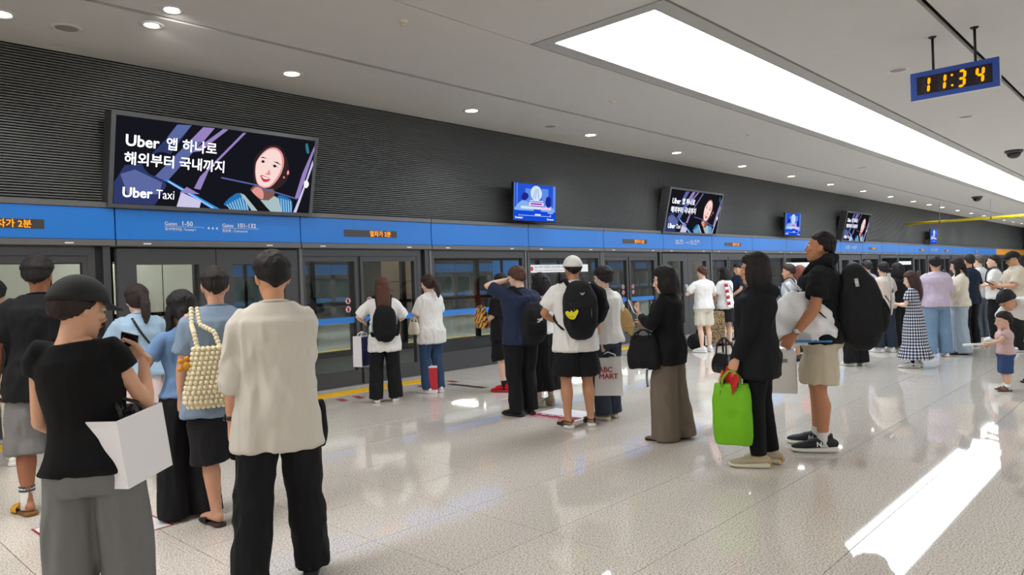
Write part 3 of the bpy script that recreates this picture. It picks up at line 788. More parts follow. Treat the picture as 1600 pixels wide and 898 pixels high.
def run_jobs():
    dg = bpy.context.evaluated_depsgraph_get(); dg.update()
    for o, fold, extra in JOBS:
        me = o.evaluated_get(dg).to_mesh()
        n = len(me.vertices); V = np.empty(n * 3, np.float32); me.vertices.foreach_get('co', V); V = V.reshape(-1, 3).astype(float)
        N = np.empty(n * 3, np.float32); me.vertices.foreach_get('normal', N); N = N.reshape(-1, 3)
        k = len(me.polygons); L = np.empty(len(me.loops), np.int32); me.loops.foreach_get('vertex_index', L)
        S = np.empty(k, np.int32); me.polygons.foreach_get('loop_total', S)
        o.evaluated_get(dg).to_mesh_clear()
        if fold: V = V + N * fold(V)[:, None]
        mi = np.zeros(k, np.int32)
        if extra:
            for (eV, eL, eS, eM) in extra:
                L = np.concatenate([L, eL + len(V)]); V = np.concatenate([V, eV]); S = np.concatenate([S, eS]); mi = np.concatenate([mi, eM])
        old = o.data; nm = old.name
        new = bpy.data.meshes.new(nm)
        new.vertices.add(len(V)); new.vertices.foreach_set('co', V.astype(np.float32).ravel())
        new.loops.add(len(L)); new.loops.foreach_set('vertex_index', L.astype(np.int32))
        new.polygons.add(len(S)); st = np.concatenate([[0], np.cumsum(S)[:-1]]).astype(np.int32)
        new.polygons.foreach_set('loop_start', st); new.polygons.foreach_set('loop_total', S.astype(np.int32))
        for m in old.materials: new.materials.append(m)
        new.polygons.foreach_set('material_index', mi); new.polygons.foreach_set('use_smooth', np.ones(len(S), bool))
        new.update(calc_edges=True)
        o.modifiers.clear(); o.data = new; bpy.data.meshes.remove(old); new.name = nm
    JOBS.clear()
def arr(me, m0=None):
    """a mesh as arrays (vertices, loops, loop totals, material numbers)"""
    n = len(me.vertices); V = np.empty(n * 3, np.float32); me.vertices.foreach_get('co', V)
    L = np.empty(len(me.loops), np.int32); me.loops.foreach_get('vertex_index', L)
    S = np.empty(len(me.polygons), np.int32); me.polygons.foreach_get('loop_total', S)
    M = np.empty(len(me.polygons), np.int32); me.polygons.foreach_get('material_index', M)
    if m0 is not None: M[:] = m0
    return V.reshape(-1, 3).astype(float), L, S, M
def moved(a, m3, t, mirror=False):
    V, L, S, M = a; V = V.copy()
    if mirror: V[:, 0] *= -1
    V = V @ np.asarray(m3).T + np.asarray(t)
    if mirror:
        st = np.concatenate([[0], np.cumsum(S)[:-1]]); L2 = L.copy()
        idx = np.repeat(st, S); pos = np.arange(len(L)) - idx; tot = np.repeat(S, S)
        L2 = L[idx + tot - 1 - pos]; L = L2
    return V, L, S, M
def rotm(axis, a):
    return np.array(Matrix.Rotation(a, 3, axis))
def folds(amp, f=(12, 12, 7), seed=0, ridge=.6, z0=None, z1=None):
    def fn(V):
        p = V * np.array(f); wv = vnoise(V * 4.0 + 17, seed + 5)[:, None] * np.array([1.2, 1.2, .8])
        a = vnoise(p + wv, seed); b = vnoise(p * 2.3 + 31, seed + 1)
        r = ridge * (1 - 2 * np.abs(a)) + (1 - ridge) * a + .45 * b
        w_ = 1.0
        if z0 is not None: w_ = np.clip((z1 - V[:, 2]) / (z1 - z0), .15, 1)
        return 1.5 * amp * r * w_
    return fn

# ---------------------------------------------------------------- head, hands, feet and shoes grown once
TEMP = {}
def head_template(female):
    b = MB()
    k = .95 if female else 1.0
    R = [(-.008, .026, .026, .058), (.004, .040, .046, .046), (.03, .054, .066, .030), (.06, .064, .082, .012), (.09, .070, .091, 0), (.12, .074, .096, -.006), (.15, .0765, .098, -.008),
         (.18, .072, .092, -.010), (.205, .055, .070, -.012), (.219, .030, .040, -.012), (.225, .010, .014, -.012)]
    b.tube([(0, y, z) for z, rx, ry, y in R], [(rx * k, ry * k) for z, rx, ry, y in R], seg=24, tans=[(0, 0, 1)] * len(R))
    b.tube([(0, .090, .122), (0, .101, .100), (0, .111, .080), (0, .098, .070)], [.008, .010, .014, .010], seg=10, dome=True)      # nose
    for s in (-1, 1):
        b.ball((.012 * s, .100, .075), (.008, .010, .007), 8, 6)
        b.ball((.075 * k * s, -.012, .098), (.010, .020, .032), 10, 8)                                                   # ear
        b.ball((.081 * k * s, -.016, .105), (.007, .019, .024), 10, 8)
        b.ball((.034 * s, .082, .134), (.026, .012, .008), 10, 6)                                                       # brow
        b.ball((.040 * s, .068, .088), (.024, .020, .020), 10, 6)                                                       # cheek
    b.ball((0, .083, .020), (.020, .014, .014), 10, 6)
    b.ball((0, .092, .052), (.022, .010, .007), 10, 6); b.ball((0, .091, .043), (.019, .010, .007), 10, 6)
    b.tube([(0, -.016, -.07), (0, -.010, -.03), (0, -.006, .03), (0, -.01, .06)], [.054 * k, .051 * k, .052 * k, .05 * k], seg=16)
    return sculpt(b, 'head', [], None, .005, 3)
def hand_template(pose):
    """right hand hanging down: wrist at the origin, fingers towards -z, thumb towards +y, palm facing -x"""
    curls = {'relax': (22, 28, 18), 'grip': (70, 85, 50), 'hold': (38, 45, 30), 'flat': (6, 10, 6)}[pose]
    b = MB()
    b.tube([(0, 0, .03), (0, 0, 0), (0, .002, -.03), (0, .003, -.065), (0, .002, -.092)], [(.020, .027), (.018, .026), (.016, .036), (.0145, .041), (.012, .038)], xref=(1, 0, 0), seg=16, exp=2.4, dome=True)
    for i, (y, l, r) in enumerate(((.030, .074, .0088), (.0105, .082, .009), (-.010, .076, .0086), (-.029, .060, .0076))):
        p = np.array([0, y, -.088]); a = 0; pts = [p + np.array([0, 0, .02]), p]; rr = [r * 1.1, r * 1.08]
        for j, fr in enumerate((.46, .30, .24)):
            a += math.radians(curls[j] * (1 + .06 * i)); d = np.array([-math.sin(a), .04 * (1.5 - i) * .6, -math.cos(a)])
            p = p + nrm(d) * l * fr; pts.append(p); rr.append(r * (1 - .09 * (j + 1)))
        b.tube(pts, rr, xref=(1, 0, 0), seg=10, dome=True)
    th = {'relax': (-.25, .55, -.8), 'grip': (-.75, .35, -.6), 'hold': (-.45, .6, -.65), 'flat': (-.1, .75, -.65)}[pose]
    p0 = np.array([-.004, .028, -.028]); p1 = p0 + nrm(th) * .042; d2 = nrm(np.array(th) + np.array([-.25, -.35, -.35])); p2 = p1 + d2 * .032; p3 = p2 + d2 * .024
    b.tube([p0 - nrm(th) * .012, p0, p1, p2, p3], [.014, .015, .0115, .0105, .008], seg=10, dome=True)
    return sculpt(b, 'hand', [], None, .0042, 2)
def foot_template():
    b = MB()
    b.tube([(0, -.055, .034), (0, -.03, .037), (0, .03, .034), (0, .085, .024), (0, .13, .019), (0, .15, .016)], [(.027, .032), (.032, .036), (.038, .033), (.046, .023), (.044, .017), (.034, .012)], xref=(1, 0, 0), seg=16, dome=True)
    b.tube([(0, -.02, .05), (0, -.018, .10), (0, -.012, .15)], [(.030, .038), (.030, .036), (.034, .038)], seg=14)
    for i, (x, l, r) in enumerate(((-.030, .036, .0125), (-.010, .034, .009), (.006, .030, .0085), (.021, .024, .008), (.034, .018, .0075))):
        b.tube([(x, .135 - i * .006, .014), (x * 1.04, .15 + l * .5 - i * .006, .013), (x * 1.05, .145 + l - i * .006, .010)], [r, r, r * .85], seg=8, dome=True)
    return sculpt(b, 'foot', [], None, .006, 2)
def shoe_template(kind):
    """toe towards +y, ankle above the origin"""
    u, s = MB(), MB()
    if kind == 'sneaker':
        u.tube([(0, -.085, .058), (0, -.06, .062), (0, 0, .064), (0, .06, .056), (0, .11, .046), (0, .16, .040), (0, .185, .034)], [(.028, .032), (.037, .040), (.041, .042), (.045, .034), (.048, .026), (.042, .020), (.030, .014)], xref=(1, 0, 0), seg=18, dome=True)
        u.tube([(0, -.03, .06), (0, -.028, .10), (0, -.024, .118)], [(.036, .050), (.036, .048), (.037, .050)], seg=16)
        u.tube([(0, .035, .085), (0, .07, .078), (0, .10, .064)], [(.022, .012), (.024, .012), (.02, .010)], xref=(1, 0, 0), seg=10, dome=True)
        for i in range(5):
            u_ = i / 4
            u.tube([(-.030, .025 + .075 * u_, .084 - .026 * u_), (0, .030 + .075 * u_, .100 - .030 * u_), (.030, .025 + .075 * u_, .084 - .026 * u_)], [.0042] * 3, seg=6, xref=(0, 1, 0))
        s.tube([(0, -.108, .020), (0, -.095, .021), (0, -.04, .021), (0, .03, .018), (0, .09, .017), (0, .15, .018), (0, .195, .022), (0, .207, .026)], [(.022, .018), (.038, .021), (.043, .021), (.043, .018), (.050, .017), (.047, .016), (.032, .013), (.012, .008)], xref=(1, 0, 0), seg=18, exp=3.2)
    elif kind == 'flat':
        u.tube([(0, -.075, .038), (0, -.05, .044), (0, .01, .040), (0, .07, .034), (0, .12, .030), (0, .16, .026), (0, .18, .022)], [(.024, .026), (.034, .030), (.038, .027), (.043, .022), (.044, .018), (.034, .014), (.022, .010)], xref=(1, 0, 0), seg=16, dome=True)
        s.tube([(0, -.085, .010), (0, -.07, .010), (0, .02, .008), (0, .10, .008), (0, .16, .009), (0, .188, .010)], [(.022, .010), (.034, .010), (.036, .008), (.045, .008), (.036, .008), (.014, .006)], xref=(1, 0, 0), seg=16, exp=3)
    elif kind == 'slide':
        s.tube([(0, -.085, .013), (0, -.07, .014), (0, .02, .011), (0, .10, .011), (0, .17, .012), (0, .196, .013)], [(.026, .013), (.040, .014), (.040, .011), (.050, .011), (.042, .011), (.022, .009)], xref=(1, 0, 0), seg=16, exp=3.4)
        for y0, hh in ((.06, .062), (.085, .056), (.11, .048)):
            u.tube([(-.050, y0, .012), (-.048, y0, hh * .7), (-.025, y0, hh), (0, y0, hh + .006), (.025, y0, hh), (.048, y0, hh * .7), (.050, y0, .012)], [(.018, .0055)] * 7, xref=(0, 1, 0), seg=10)
    elif kind == 'sandal':
        s.tube([(0, -.085, .017), (0, -.07, .018), (0, .02, .016), (0, .10, .015), (0, .17, .017), (0, .196, .020)], [(.026, .017), (.042, .018), (.042, .016), (.052, .015), (.044, .014), (.022, .011)], xref=(1, 0, 0), seg=16, exp=3.4)
        for y0, hh, w_ in ((.03, .082, .018), (.075, .064, .022), (.12, .050, .022)):
            u.tube([(-.050, y0, .02), (-.046, y0, hh * .75), (-.024, y0, hh), (0, y0, hh + .005), (.024, y0, hh), (.046, y0, hh * .75), (.050, y0, .02)], [(w_, .006)] * 7, xref=(0, 1, 0), seg=10)
        u.tube([(.040, .03, .070), (.042, -.02, .078), (.032, -.06, .074), (0, -.078, .072), (-.032, -.06, .074), (-.042, -.02, .078), (-.040, .03, .070)], [(.005, .013)] * 7, xref=(0, 0, 1), seg=8)
    a = sculpt(u, 'upper', [], None, .0055, 3) if kind in ('sneaker', 'flat') else sculpt(u, 'upper', [], None, .0045, 1)
    c = sculpt(s, 'sole', [], None, .0055, 1)
    return a, c
def make_templates():
    t = {('head', False): head_template(False), ('head', True): head_template(True), 'foot': foot_template()}
    for p in ('relax', 'grip', 'hold', 'flat'): t[('hand', p)] = hand_template(p)
    for k in ('sneaker', 'flat', 'slide', 'sandal'):
        t[('upper', k)], t[('sole', k)] = shoe_template(k)
    run_jobs()
    for k, o in t.items():
        if k[0] in ('upper', 'sole'):
            o.data.materials.append(None); TEMP[k] = o.data; o.data.use_fake_user = False
        else: TEMP[k] = arr(o.data, 0)
        bpy.data.objects.remove(o)
    # eyes, brows and lips join the head as pieces with their own colour
    for f in (False, True):
        a = TEMP[('head', f)]; m = MB()
        for s in (-1, 1):
            m.ball((.032 * s, .0805, .119), (.0135, .0105, .0085), 12, 8, 1)
            m.ball((.032 * s, .0875, .119), (.0062, .0045, .0062), 10, 6, 2)
            m.tube([(.014 * s, .0945, .137), (.032 * s, .093, .142), (.050 * s, .082, .138)], [.0035, .004, .0025], seg=6, mi=2, dome=True)
        m.tube([(-.022, .096, .0485), (0, .1035, .050), (.022, .096, .0485)], [(.004, .004), (.0055, .0065), (.004, .004)], seg=8, mi=3, dome=True)
        o = m.build('t', []); e = arr(o.data); bpy.data.objects.remove(o)
        V, L, S, M = a
        TEMP[('head', f)] = (np.concatenate([V, e[0]]), np.concatenate([L, e[1] + len(V)]), np.concatenate([S, e[2]]), np.concatenate([M, e[3]]))
make_templates()
EYEW = mat('eye_white', (225, 222, 218), .3); EYED = mat('dark_iris', (30, 22, 18), .3)
def skin(rgb):
    return mat('skin_%d_%d_%d' % rgb, rgb, .55, 0, .35, noise=(18, .06))
def lip(rgb): return mat('lips_%d' % rgb[0], (min(255, rgb[0] - 15), rgb[1] - 50, rgb[2] - 45), .45)
HAIRM = {}
def hairmat(rgb):
    n = 'hair_%d_%d_%d' % rgb
    if n in MATS: return MATS[n]
    m = mat(n, rgb, .62, 0, .3); nt = m.node_tree
    tc = nt.nodes.new('ShaderNodeTexCoord'); mp = nt.nodes.new('ShaderNodeMapping'); mp.inputs['Scale'].default_value = (160, 160, 12)
    nz = nt.nodes.new('ShaderNodeTexNoise'); nz.inputs['Scale'].default_value = 1; nz.inputs['Detail'].default_value = 3
    bp = nt.nodes.new('ShaderNodeBump'); bp.inputs['Strength'].default_value = .9; bp.inputs['Distance'].default_value = .006
    nt.links.new(tc.outputs['Object'], mp.inputs[0]); nt.links.new(mp.outputs[0], nz.inputs['Vector']); nt.links.new(nz.outputs['Fac'], bp.inputs['Height'])
    nt.links.new(bp.outputs[0], nt.nodes['Principled BSDF'].inputs['Normal'])
    return m

# ---------------------------------------------------------------- one person
def lerp(tab, z):
    xs = [t[0] for t in tab]
    return [float(np.interp(z, xs, [t[i] for t in tab])) for i in range(1, len(tab[0]))]
MALE = [(.80, .150, .108, .0), (.86, .168, .120, -.005), (.95, .170, .122, -.008), (1.05, .152, .108, 0), (1.12, .150, .104, .002), (1.22, .166, .114, .002), (1.30, .178, .120, 0), (1.37, .176, .108, -.008), (1.415, .140, .082, -.014), (1.445, .088, .066, -.014), (1.475, .060, .058, -.010)]
FEM = [(.80, .152, .112, -.004), (.86, .168, .124, -.008), (.93, .168, .122, -.010), (1.03, .138, .100, 0), (1.10, .128, .094, .004), (1.20, .142, .106, .010), (1.28, .152, .116, .010), (1.36, .152, .098, -.004), (1.40, .125, .076, -.012), (1.435, .076, .060, -.014), (1.475, .050, .050, -.010)]
class Person:
    def __init__(p, label, pos, face, h=1.7, female=False, build=1.0, lean=0, head=(0, 0), hs=1.0, feet=((-.10, 0, 10), (.10, 0, 10)), L=None, R=None, skin_rgb=(214, 168, 138),
                 voxel=.014, bare_feet=False, knees=(.03, .03), side=0.0, group=None):
        s = p.s = h / 1.70; p.female = female; p.b = build; p.lean = lean; p.voxel = voxel
        p.tab = FEM if female else MALE
        p.skin = skin(skin_rgb); p.skin_rgb = skin_rgb
        p.zp = .98
        # joints ------------------------------------------------------------
        p.side = side
        shw = (.146 if female else .166) * (0.5 + .5 * build)
        p.sh = {q: p.bend((sg * shw, -.012, 1.385)) for q, sg in (('L', -1), ('R', 1))}
        p.hand = {}; p.elb = {}; p.wr = {}; p.pose = {}; p.palm = {}
        for q, sg, a in (('L', -1, L), ('R', 1, R)):
            a = a or {}
            tgt = a.get('to', (sg * (.225 if not female else .205), .03, .86)); pole = a.get('pole', (sg * .6, -.8, -.2))
            tgt = np.array(tgt, float); S = p.sh[q]
            lu, lf = .285, .25; d = tgt - S; dist = np.linalg.norm(d)
            mx_ = (lu + lf) * .995
            if dist > mx_: tgt = S + d / dist * mx_; d = tgt - S; dist = mx_
            dist = max(dist, .12)
            ca = (lu * lu + dist * dist - lf * lf) / (2 * lu * dist); ca = max(-1, min(1, ca)); u = nrm(d)
            pv = np.array(pole, float); pv = nrm(pv - u * (pv @ u))
            E_ = S + u * lu * ca + pv * lu * math.sqrt(max(0, 1 - ca * ca))
            p.elb[q] = E_; p.wr[q] = S + u * dist if dist > .121 else tgt; p.pose[q] = a.get('pose', 'relax'); p.palm[q] = np.array(a.get('palm', (-sg, 0, 0)), float); p.hand[q] = a.get('dir')
        hipw = .092
        p.hip = {'L': np.array([-hipw, -.005, .90]), 'R': np.array([hipw, -.005, .90])}
        p.ft = {'L': feet[0], 'R': feet[1]}; p.ank = {}; p.kn = {}
        for i, q in enumerate('LR'):
            fx, fy, to = p.ft[q]; p.ank[q] = np.array([fx, fy - .015, .085])
            m_ = (p.hip[q] + p.ank[q]) / 2; m_[2] = .485; t_ = math.radians(to) * (1 if q == 'R' else -1)
            p.kn[q] = m_ + np.array([math.sin(t_) * knees[i] * .5, knees[i], 0])
        # root: the body itself ----------------------------------------------
        b = MB(); B = build
        zs = np.array([.80, .84, .88, .92, .96, 1.0, 1.05, 1.1, 1.15, 1.2, 1.25, 1.3, 1.34, 1.37, 1.40, 1.43, 1.46])
        p.torso(b, zs, lambda z, rx, ry: (rx * (.97 if z > 1.36 else B), ry * (.97 if z > 1.36 else B)))
        p.neck0 = p.bend((0, -.016, 1.42)); p.neck1 = p.bend((0, .000, 1.49))
        aw = (.85 if female else 1.0) * B
        for q in 'LR':
            S, E_, W = p.sh[q], p.elb[q], p.wr[q]
            inn = S + (p.bend((0, -.012, 1.37)) - S) * .35
            b.tube([inn * s, S * s, (S + (E_ - S) * .35) * s, (S + (E_ - S) * .8) * s, E_ * s, (E_ + (W - E_) * .25) * s, (E_ + (W - E_) * .65) * s, W * s],
                   [r * s for r in (.040 * aw, .043 * aw, .043 * aw, .039 * aw, .038 * aw, .041 * aw, .033 * aw, .0255 * (.5 + .5 * aw))], seg=14)
        lw = (1.02 if female else 1.0) * B
        for q in 'LR':
            H_, K, A = p.hip[q], p.kn[q], p.ank[q]
            b.tube([(H_ + [0, 0, .02]) * s, (H_ + (K - H_) * .15) * s, (H_ + (K - H_) * .5) * s, (H_ + (K - H_) * .88) * s, K * s, (K + (A - K) * .12 + [0, -.006, 0]) * s, (K + (A - K) * .33 + [0, -.018, 0]) * s, (K + (A - K) * .65 + [0, -.008, 0]) * s, (K + (A - K) * .92) * s, (A + [0, 0, -.03]) * s],
                   [r * s for r in (.088 * lw, .092 * lw, .078 * lw, .060 * lw, .056 * lw, .052 * lw, .058 * lw, .044 * lw, .034 * lw, .034 * lw)], seg=16)
        extra = []
        # head
        Rl = rotm('X', -lean * .75) @ rotm('Z', math.radians(head[0])) @ rotm('X', math.radians(head[1]))
        p.HR = Rl; p.hs = s * hs if hs != 1.0 else (s * .45 + .55) ; p.HT = (p.bend((0, .000, 1.475)) * s)
        pv = np.array([0, -.01, .02]) * p.hs
        p.HT = p.HT + pv - Rl @ pv
        extra.append(moved(TEMP[('head', female)], Rl * p.hs, p.HT))
        for q, mir in (('L', True), ('R', False)):
            f = nrm(p.hand[q]) if p.hand[q] is not None else nrm(p.wr[q] - p.elb[q])
            zc = -f; pd = p.palm[q]; xc = -(pd - f * (pd @ f)); xc = nrm(xc)
            yc = np.cross(zc, xc)
            if mir: M3 = np.stack([-xc, -yc * -1 * 1.0, zc], 1)
            if mir:
                # left hand: mirrored template (palm towards +x before turning)
                xl = nrm(pd - f * (pd @ f)); yl = np.cross(zc, xl)
                M3 = np.stack([xl, yl, zc], 1)
            else:
                M3 = np.stack([xc, yc, zc], 1)
            hsz = s * (.93 if female else 1.02) if hs == 1.0 else s * 1.1
            extra.append(moved(TEMP[('hand', p.pose[q])], M3 * hsz, p.wr[q] * s, mir))
        if bare_feet:
            for q, mir in (('L', True), ('R', False)):
                fx, fy, to = p.ft[q]; a_ = math.radians(to) * (-1 if q == 'R' else 1)
                lift = .012 if bare_feet is True else bare_feet
                extra.append(moved(TEMP['foot'], rotm('Z', a_) * s * 1.02, np.array([fx * s, fy * s, lift]), mir))
        p.o = sculpt(b, 'person', [p.skin, EYEW, EYED, lip(skin_rgb)], None, voxel, 5, None, extra)
        p.o.location = (pos[0], pos[1], 0); p.rz = math.radians(face - 90); p.o.rotation_euler = (0, 0, p.rz)
        tag(p.o, label, 'person', group)
    # ------------------------------------------------------------------------
    def bend(p, q):
        q = np.array(q, float); z = q[2]
        if p.side and z > .9: q[0] += p.side * (z - .9)
        if p.lean and z > .90:
            t = min(1, (z - .90) / .30); a = p.lean * t
            c, sn = math.cos(a), math.sin(a); zz = z - .92
            q = np.array([q[0], q[1] * c + zz * sn, .92 + zz * c - q[1] * sn])
        return q
    def bdir(p, z):
        a = p.lean * min(1, max(0, (z - .90) / .30)) if z > .9 else 0
        return (p.side if z > .9 else 0, math.sin(a), math.cos(a))
    def torso(p, b, zs, fn, seg=26, exp=2.25):
        s = p.s; pts, rad, tn = [], [], []
        for z in zs:
            rx, ry, yo = lerp(p.tab, z); rx, ry = fn(z, rx, ry)[:2]
            pts.append(p.bend((0, yo, z)) * s); rad.append((rx * s, ry * s)); tn.append(p.bdir(z))
        b.tube(pts, rad, seg=seg, exp=exp, tans=tn)
    def P(p, q): return p.bend(q) * p.s
    # ------------------------------------------------------------------------ clothes
    def top(p, m, name='shirt', hem=.86, ease=.022, boxy=0.0, sleeve=.40, sw=(.072, .078), neck=1.455, fold=(.009, (15, 15, 7)), flare=0.0, seed=1, hood=False, nw=1.0, cover=True, collar=True):
        b = MB(); B = p.b
        zs = [z for z in np.linspace(hem, 1.36, 12)] + [1.385, 1.41, 1.43, neck]
        def fn(z, rx, ry):
            if z > 1.37: k = (z - 1.37) / .09; return rx * (.97 + .03 * k) + .023 * nw, ry * .97 + .020 * nw
            t = max(0, (1.2 - z) / .4)
            rx2 = max(rx * B + ease, boxy * (1 + .0 * t)) + flare * t; ry2 = max(ry * B + ease, boxy * .66) + flare * t
            if cover and z < .95:
                k = (.90 - z) / .415; cx = max(abs(p.hip[q][0] + (p.kn[q][0] - p.hip[q][0]) * max(0, k)) for q in 'LR')
                g_ = min(1, (.95 - z) / .06)
                rx2 = max(rx2, (cx + .104 * B + .024) * g_ + rx2 * (1 - g_)); ry2 = max(ry2, (.104 * B * 1.04 + .042) * g_ + ry2 * (1 - g_))
            return rx2, ry2
        p.torso(b, zs, fn)
        s = p.s
        if sleeve:
            for q in 'LR':
                S, E_, W = p.sh[q], p.elb[q], p.wr[q]
                inn = S + (p.bend((0, -.012, 1.36)) - S) * .4
                dz = np.array([0, 0, -.016 if sleeve > .2 else .006]); k0 = min(1, .066 / sw[0]); pts, rr = [inn + dz * 1.6, S + dz], [min(sw[0] * .80, .060), min(sw[0] * .95, .072)]
                lu = np.linalg.norm(E_ - S); tot = lu + np.linalg.norm(W - E_)
                def at(d):
                    return S + (E_ - S) * (d / lu) if d < lu else E_ + (W - E_) * ((d - lu) / (tot - lu))
                for t in np.linspace(.12, 1, 7):
                    pts.append(at(t * sleeve * tot if sleeve <= 1 else 0)); k = t
                    rr.append(min(sw[0] * .90, .066) * (1 - k) + sw[1] * .95 * k)
                b.tube([x * s for x in pts], [(r * s * B, r * s * B * .92) for r in rr], seg=16)
        self_ring = MB(); nk = [p.bend((0.070 * math.cos(a_) * (.9 if p.female else 1.0), -.012 + .066 * math.sin(a_), 1.452 - .012 * math.sin(a_))) * s for a_ in np.linspace(0, 2 * PI, 25)[:-1]]
        self_ring.tube(nk, [.0075 * s] * 24, seg=8, xref=(0, 0, 1), close=True)
        if hood:
            b.tube([p.P((-.10, -.03, 1.44)), p.P((-.07, -.10, 1.43)), p.P((0, -.13, 1.40)), p.P((.07, -.10, 1.43)), p.P((.10, -.03, 1.44))], [.03 * s, .05 * s, .06 * s, .05 * s, .03 * s], seg=12, xref=(0, 0, 1), dome=True)
            b.tube([p.P((-.10, -.02, 1.43)), p.P((-.07, .05, 1.42)), p.P((-.02, .085, 1.38)), p.P((.02, .085, 1.38)), p.P((.07, .05, 1.42)), p.P((.10, -.02, 1.43))], [.028 * s] * 6, seg=10, xref=(0, 0, 1), dome=True)
        ff = folds(fold[0] * s, fold[1], seed, .6) if fold else None
        zt = p.bend((0, 0, 1.30))[2] * s
        f2 = (lambda V: ff(V) * np.clip(1 - (V[:, 2] - zt) / (.14 * s), .12, 1)) if fold else None
        o = sculpt(b, name, m, p.o, p.voxel, 5, f2)
        if not hood and collar: self_ring.build('neckband', m, o, True)
        return o
    def trousers(p, m, name='trousers', hem=.03, waist=1.02, w=(.102, .085, .075), ease=.012, fold=(.008, (15, 15, 5)), seed=3, back=1.0, tuck=False):
        """w: leg radius at thigh, knee, hem"""
        b = MB(); s = p.s; B = p.b
        zs = np.linspace(.80, waist, 7)
        def fn(z, rx, ry):
            e_ = ease if tuck else float(np.interp(z, [.86, .95, 1.05], [ease, .004, .0]))
            return rx * B + e_, ry * B * back + e_
        p.torso(b, zs, fn, exp=2.4)
        for q in 'LR':
            H_, K, A = p.hip[q], p.kn[q], p.ank[q]
            full = H_[2] - A[2]
            pts, rr = [H_ + [0, 0, .03]], [min(w[0], .102) * .98]
            for t in np.linspace(0, 1, 10):
                z = .86 + (hem - .86) * t
                if z > K[2]: c = H_ + (K - H_) * ((H_[2] - z) / (H_[2] - K[2]))
                else: c = K + (A - K) * ((K[2] - z) / (K[2] - A[2]))
                c = c + np.array([0, -.008, 0]) if z < K[2] else c
                r = float(np.interp(z, [.03, .47, .66, .75, .84], [w[2], w[1], max(w[1], .5 * (w[0] + w[1])), min(max(w[0], w[1]), .104), min(w[0], .102)]))
                pts.append(np.array([c[0], c[1], z])); rr.append(r)
            b.tube([x * s for x in pts], [(r * s * B, r * s * B * 1.04) for r in rr], seg=18)
        return sculpt(b, name, m, p.o, p.voxel, 5, folds(fold[0] * s, fold[1], seed, .5) if fold else None)
    def skirt(p, m, name='skirt', hem=.35, waist=1.02, prof=((1.02, .15, .11), (.90, .19, .145), (.35, .26, .21)), fold=(.014, (14, 14, 1.2)), seed=5):
        b = MB(); s = p.s
        zs = np.linspace(waist, hem, 14); pts, rad = [], []
        tab = sorted(prof)
        for z in zs:
            rx, ry = lerp(tab, z); pts.append(p.bend((0, -.008, z)) * s); rad.append((rx * s * p.b, ry * s * p.b))
        b.tube(pts[::-1], rad[::-1], seg=32, exp=2.1)
        return sculpt(b, name, m, p.o, p.voxel, 4, folds(fold[0] * s, fold[1], seed, .4, hem * s, waist * s) if fold else None)
    def shoes(p, kind, up, sole, k=1.0, sole_name='sole'):
        s = p.s
        for q in 'LR':
            fx, fy, to = p.ft[q]; a_ = math.radians(to) * (-1 if q == 'R' else 1)
            o = inst('shoe', TEMP[('upper', kind)], p.o, (fx * s, fy * s, 0), (0, 0, a_), (s * k * (1 if q == 'R' else -1), s * k, s * k), [up])
            inst('sole', TEMP[('sole', kind)], o, mats=[sole])
    def socks(p, m, top_=.20):
        s = p.s
        for q in 'LR':
            A, K = p.ank[q], p.kn[q]; b = MB()
            pts = [A + [0, 0, -.045], A, A + (K - A) * ((top_ - .085) / (.485 - .085))]
            b.tube([x * s for x in pts], [.040 * s * p.b, .0375 * s * p.b, .0445 * s * p.b], seg=16); b.build('sock', m, p.o, True)
    def HP(p, q): return p.HR @ (np.array(q, float) * p.hs) + p.HT
    def hair(p, rgb, style='short', vol=1.0, seed=2, length=None, hat=None):
        m = hairmat(rgb); b = MB()
        C0 = np.array([0, -.012, .120]); n_, k_ = 40, 26; R = []
        for i in range(1, k_):
            el = -PI / 2 + PI * i / k_; ring_ = []
            for j in range(n_):
                az = 2 * PI * j / n_
                d = np.array([math.cos(el) * math.sin(az), math.cos(el) * math.cos(az), math.sin(el)])   # az 0 = front
                fr = math.cos(az)
                if style in ('short', 'crop'): lim = np.interp(fr, [-1, -.4, .1, .45, 1], [-.62, -.35, .06, .42, .50])
                elif style == 'bowl': lim = np.interp(fr, [-1, -.3, .2, .5, 1], [-.75, -.6, -.15, .25, .32])
                else: lim = np.interp(fr, [-1, -.2, .2, .5, 1], [-1.2, -1.1, -.6, .35, .52])
                t = 1 / (1 + math.exp(-(el - lim) * 16))
                base = np.array([.0775, .0985, .1065])
                rr = 1 / math.sqrt(sum((d / base) ** 2))
                thick = (.014 if style != 'crop' else .007) * vol + (.010 * vol if el > .3 else 0)
                if hat: thick = .012 * vol if el < .2 else .001
                ring_.append(C0 + d * (rr * (.80 + .20 * t) + thick * t + .0012 * math.sin(az * 23 + el * 7) * t))
            R.append(np.array([p.HP(x) for x in ring_]))
        b.rings(R)
        H = lambda *q: p.HP(q)
        if style == 'long':
            L_ = length or .38
            pts = [H(0, -.055, .17), H(0, -.092, .10), H(0, -.098, .03)]
            q0 = np.array([0, -.10, 1.40]); 
            for t in np.linspace(.25, 1, 4): pts.append(p.P((0, -.118 - .012 * math.sin(t * 3), 1.46 - L_ * t)))
            b.tube(pts, [(.07 * p.hs, .035), (.088 * p.hs, .034), (.09 * p.hs, .03), (.092 * p.s, .026), (.09 * p.s, .024), (.078 * p.s, .02), (.05 * p.s, .012)], seg=18, exp=2.3)
            for sg in (-1, 1):
                b.tube([H(.06 * sg, -.02, .15), H(.082 * sg, -.02, .08), H(.085 * sg, -.03, .01), p.P((.085 * sg, -.05, 1.40)), p.P((.085 * sg, -.075, 1.32))], [(.02, .045), (.02, .05), (.022, .048), (.022, .036), (.012, .02)], xref=(1, 0, 0), seg=12, dome=True)
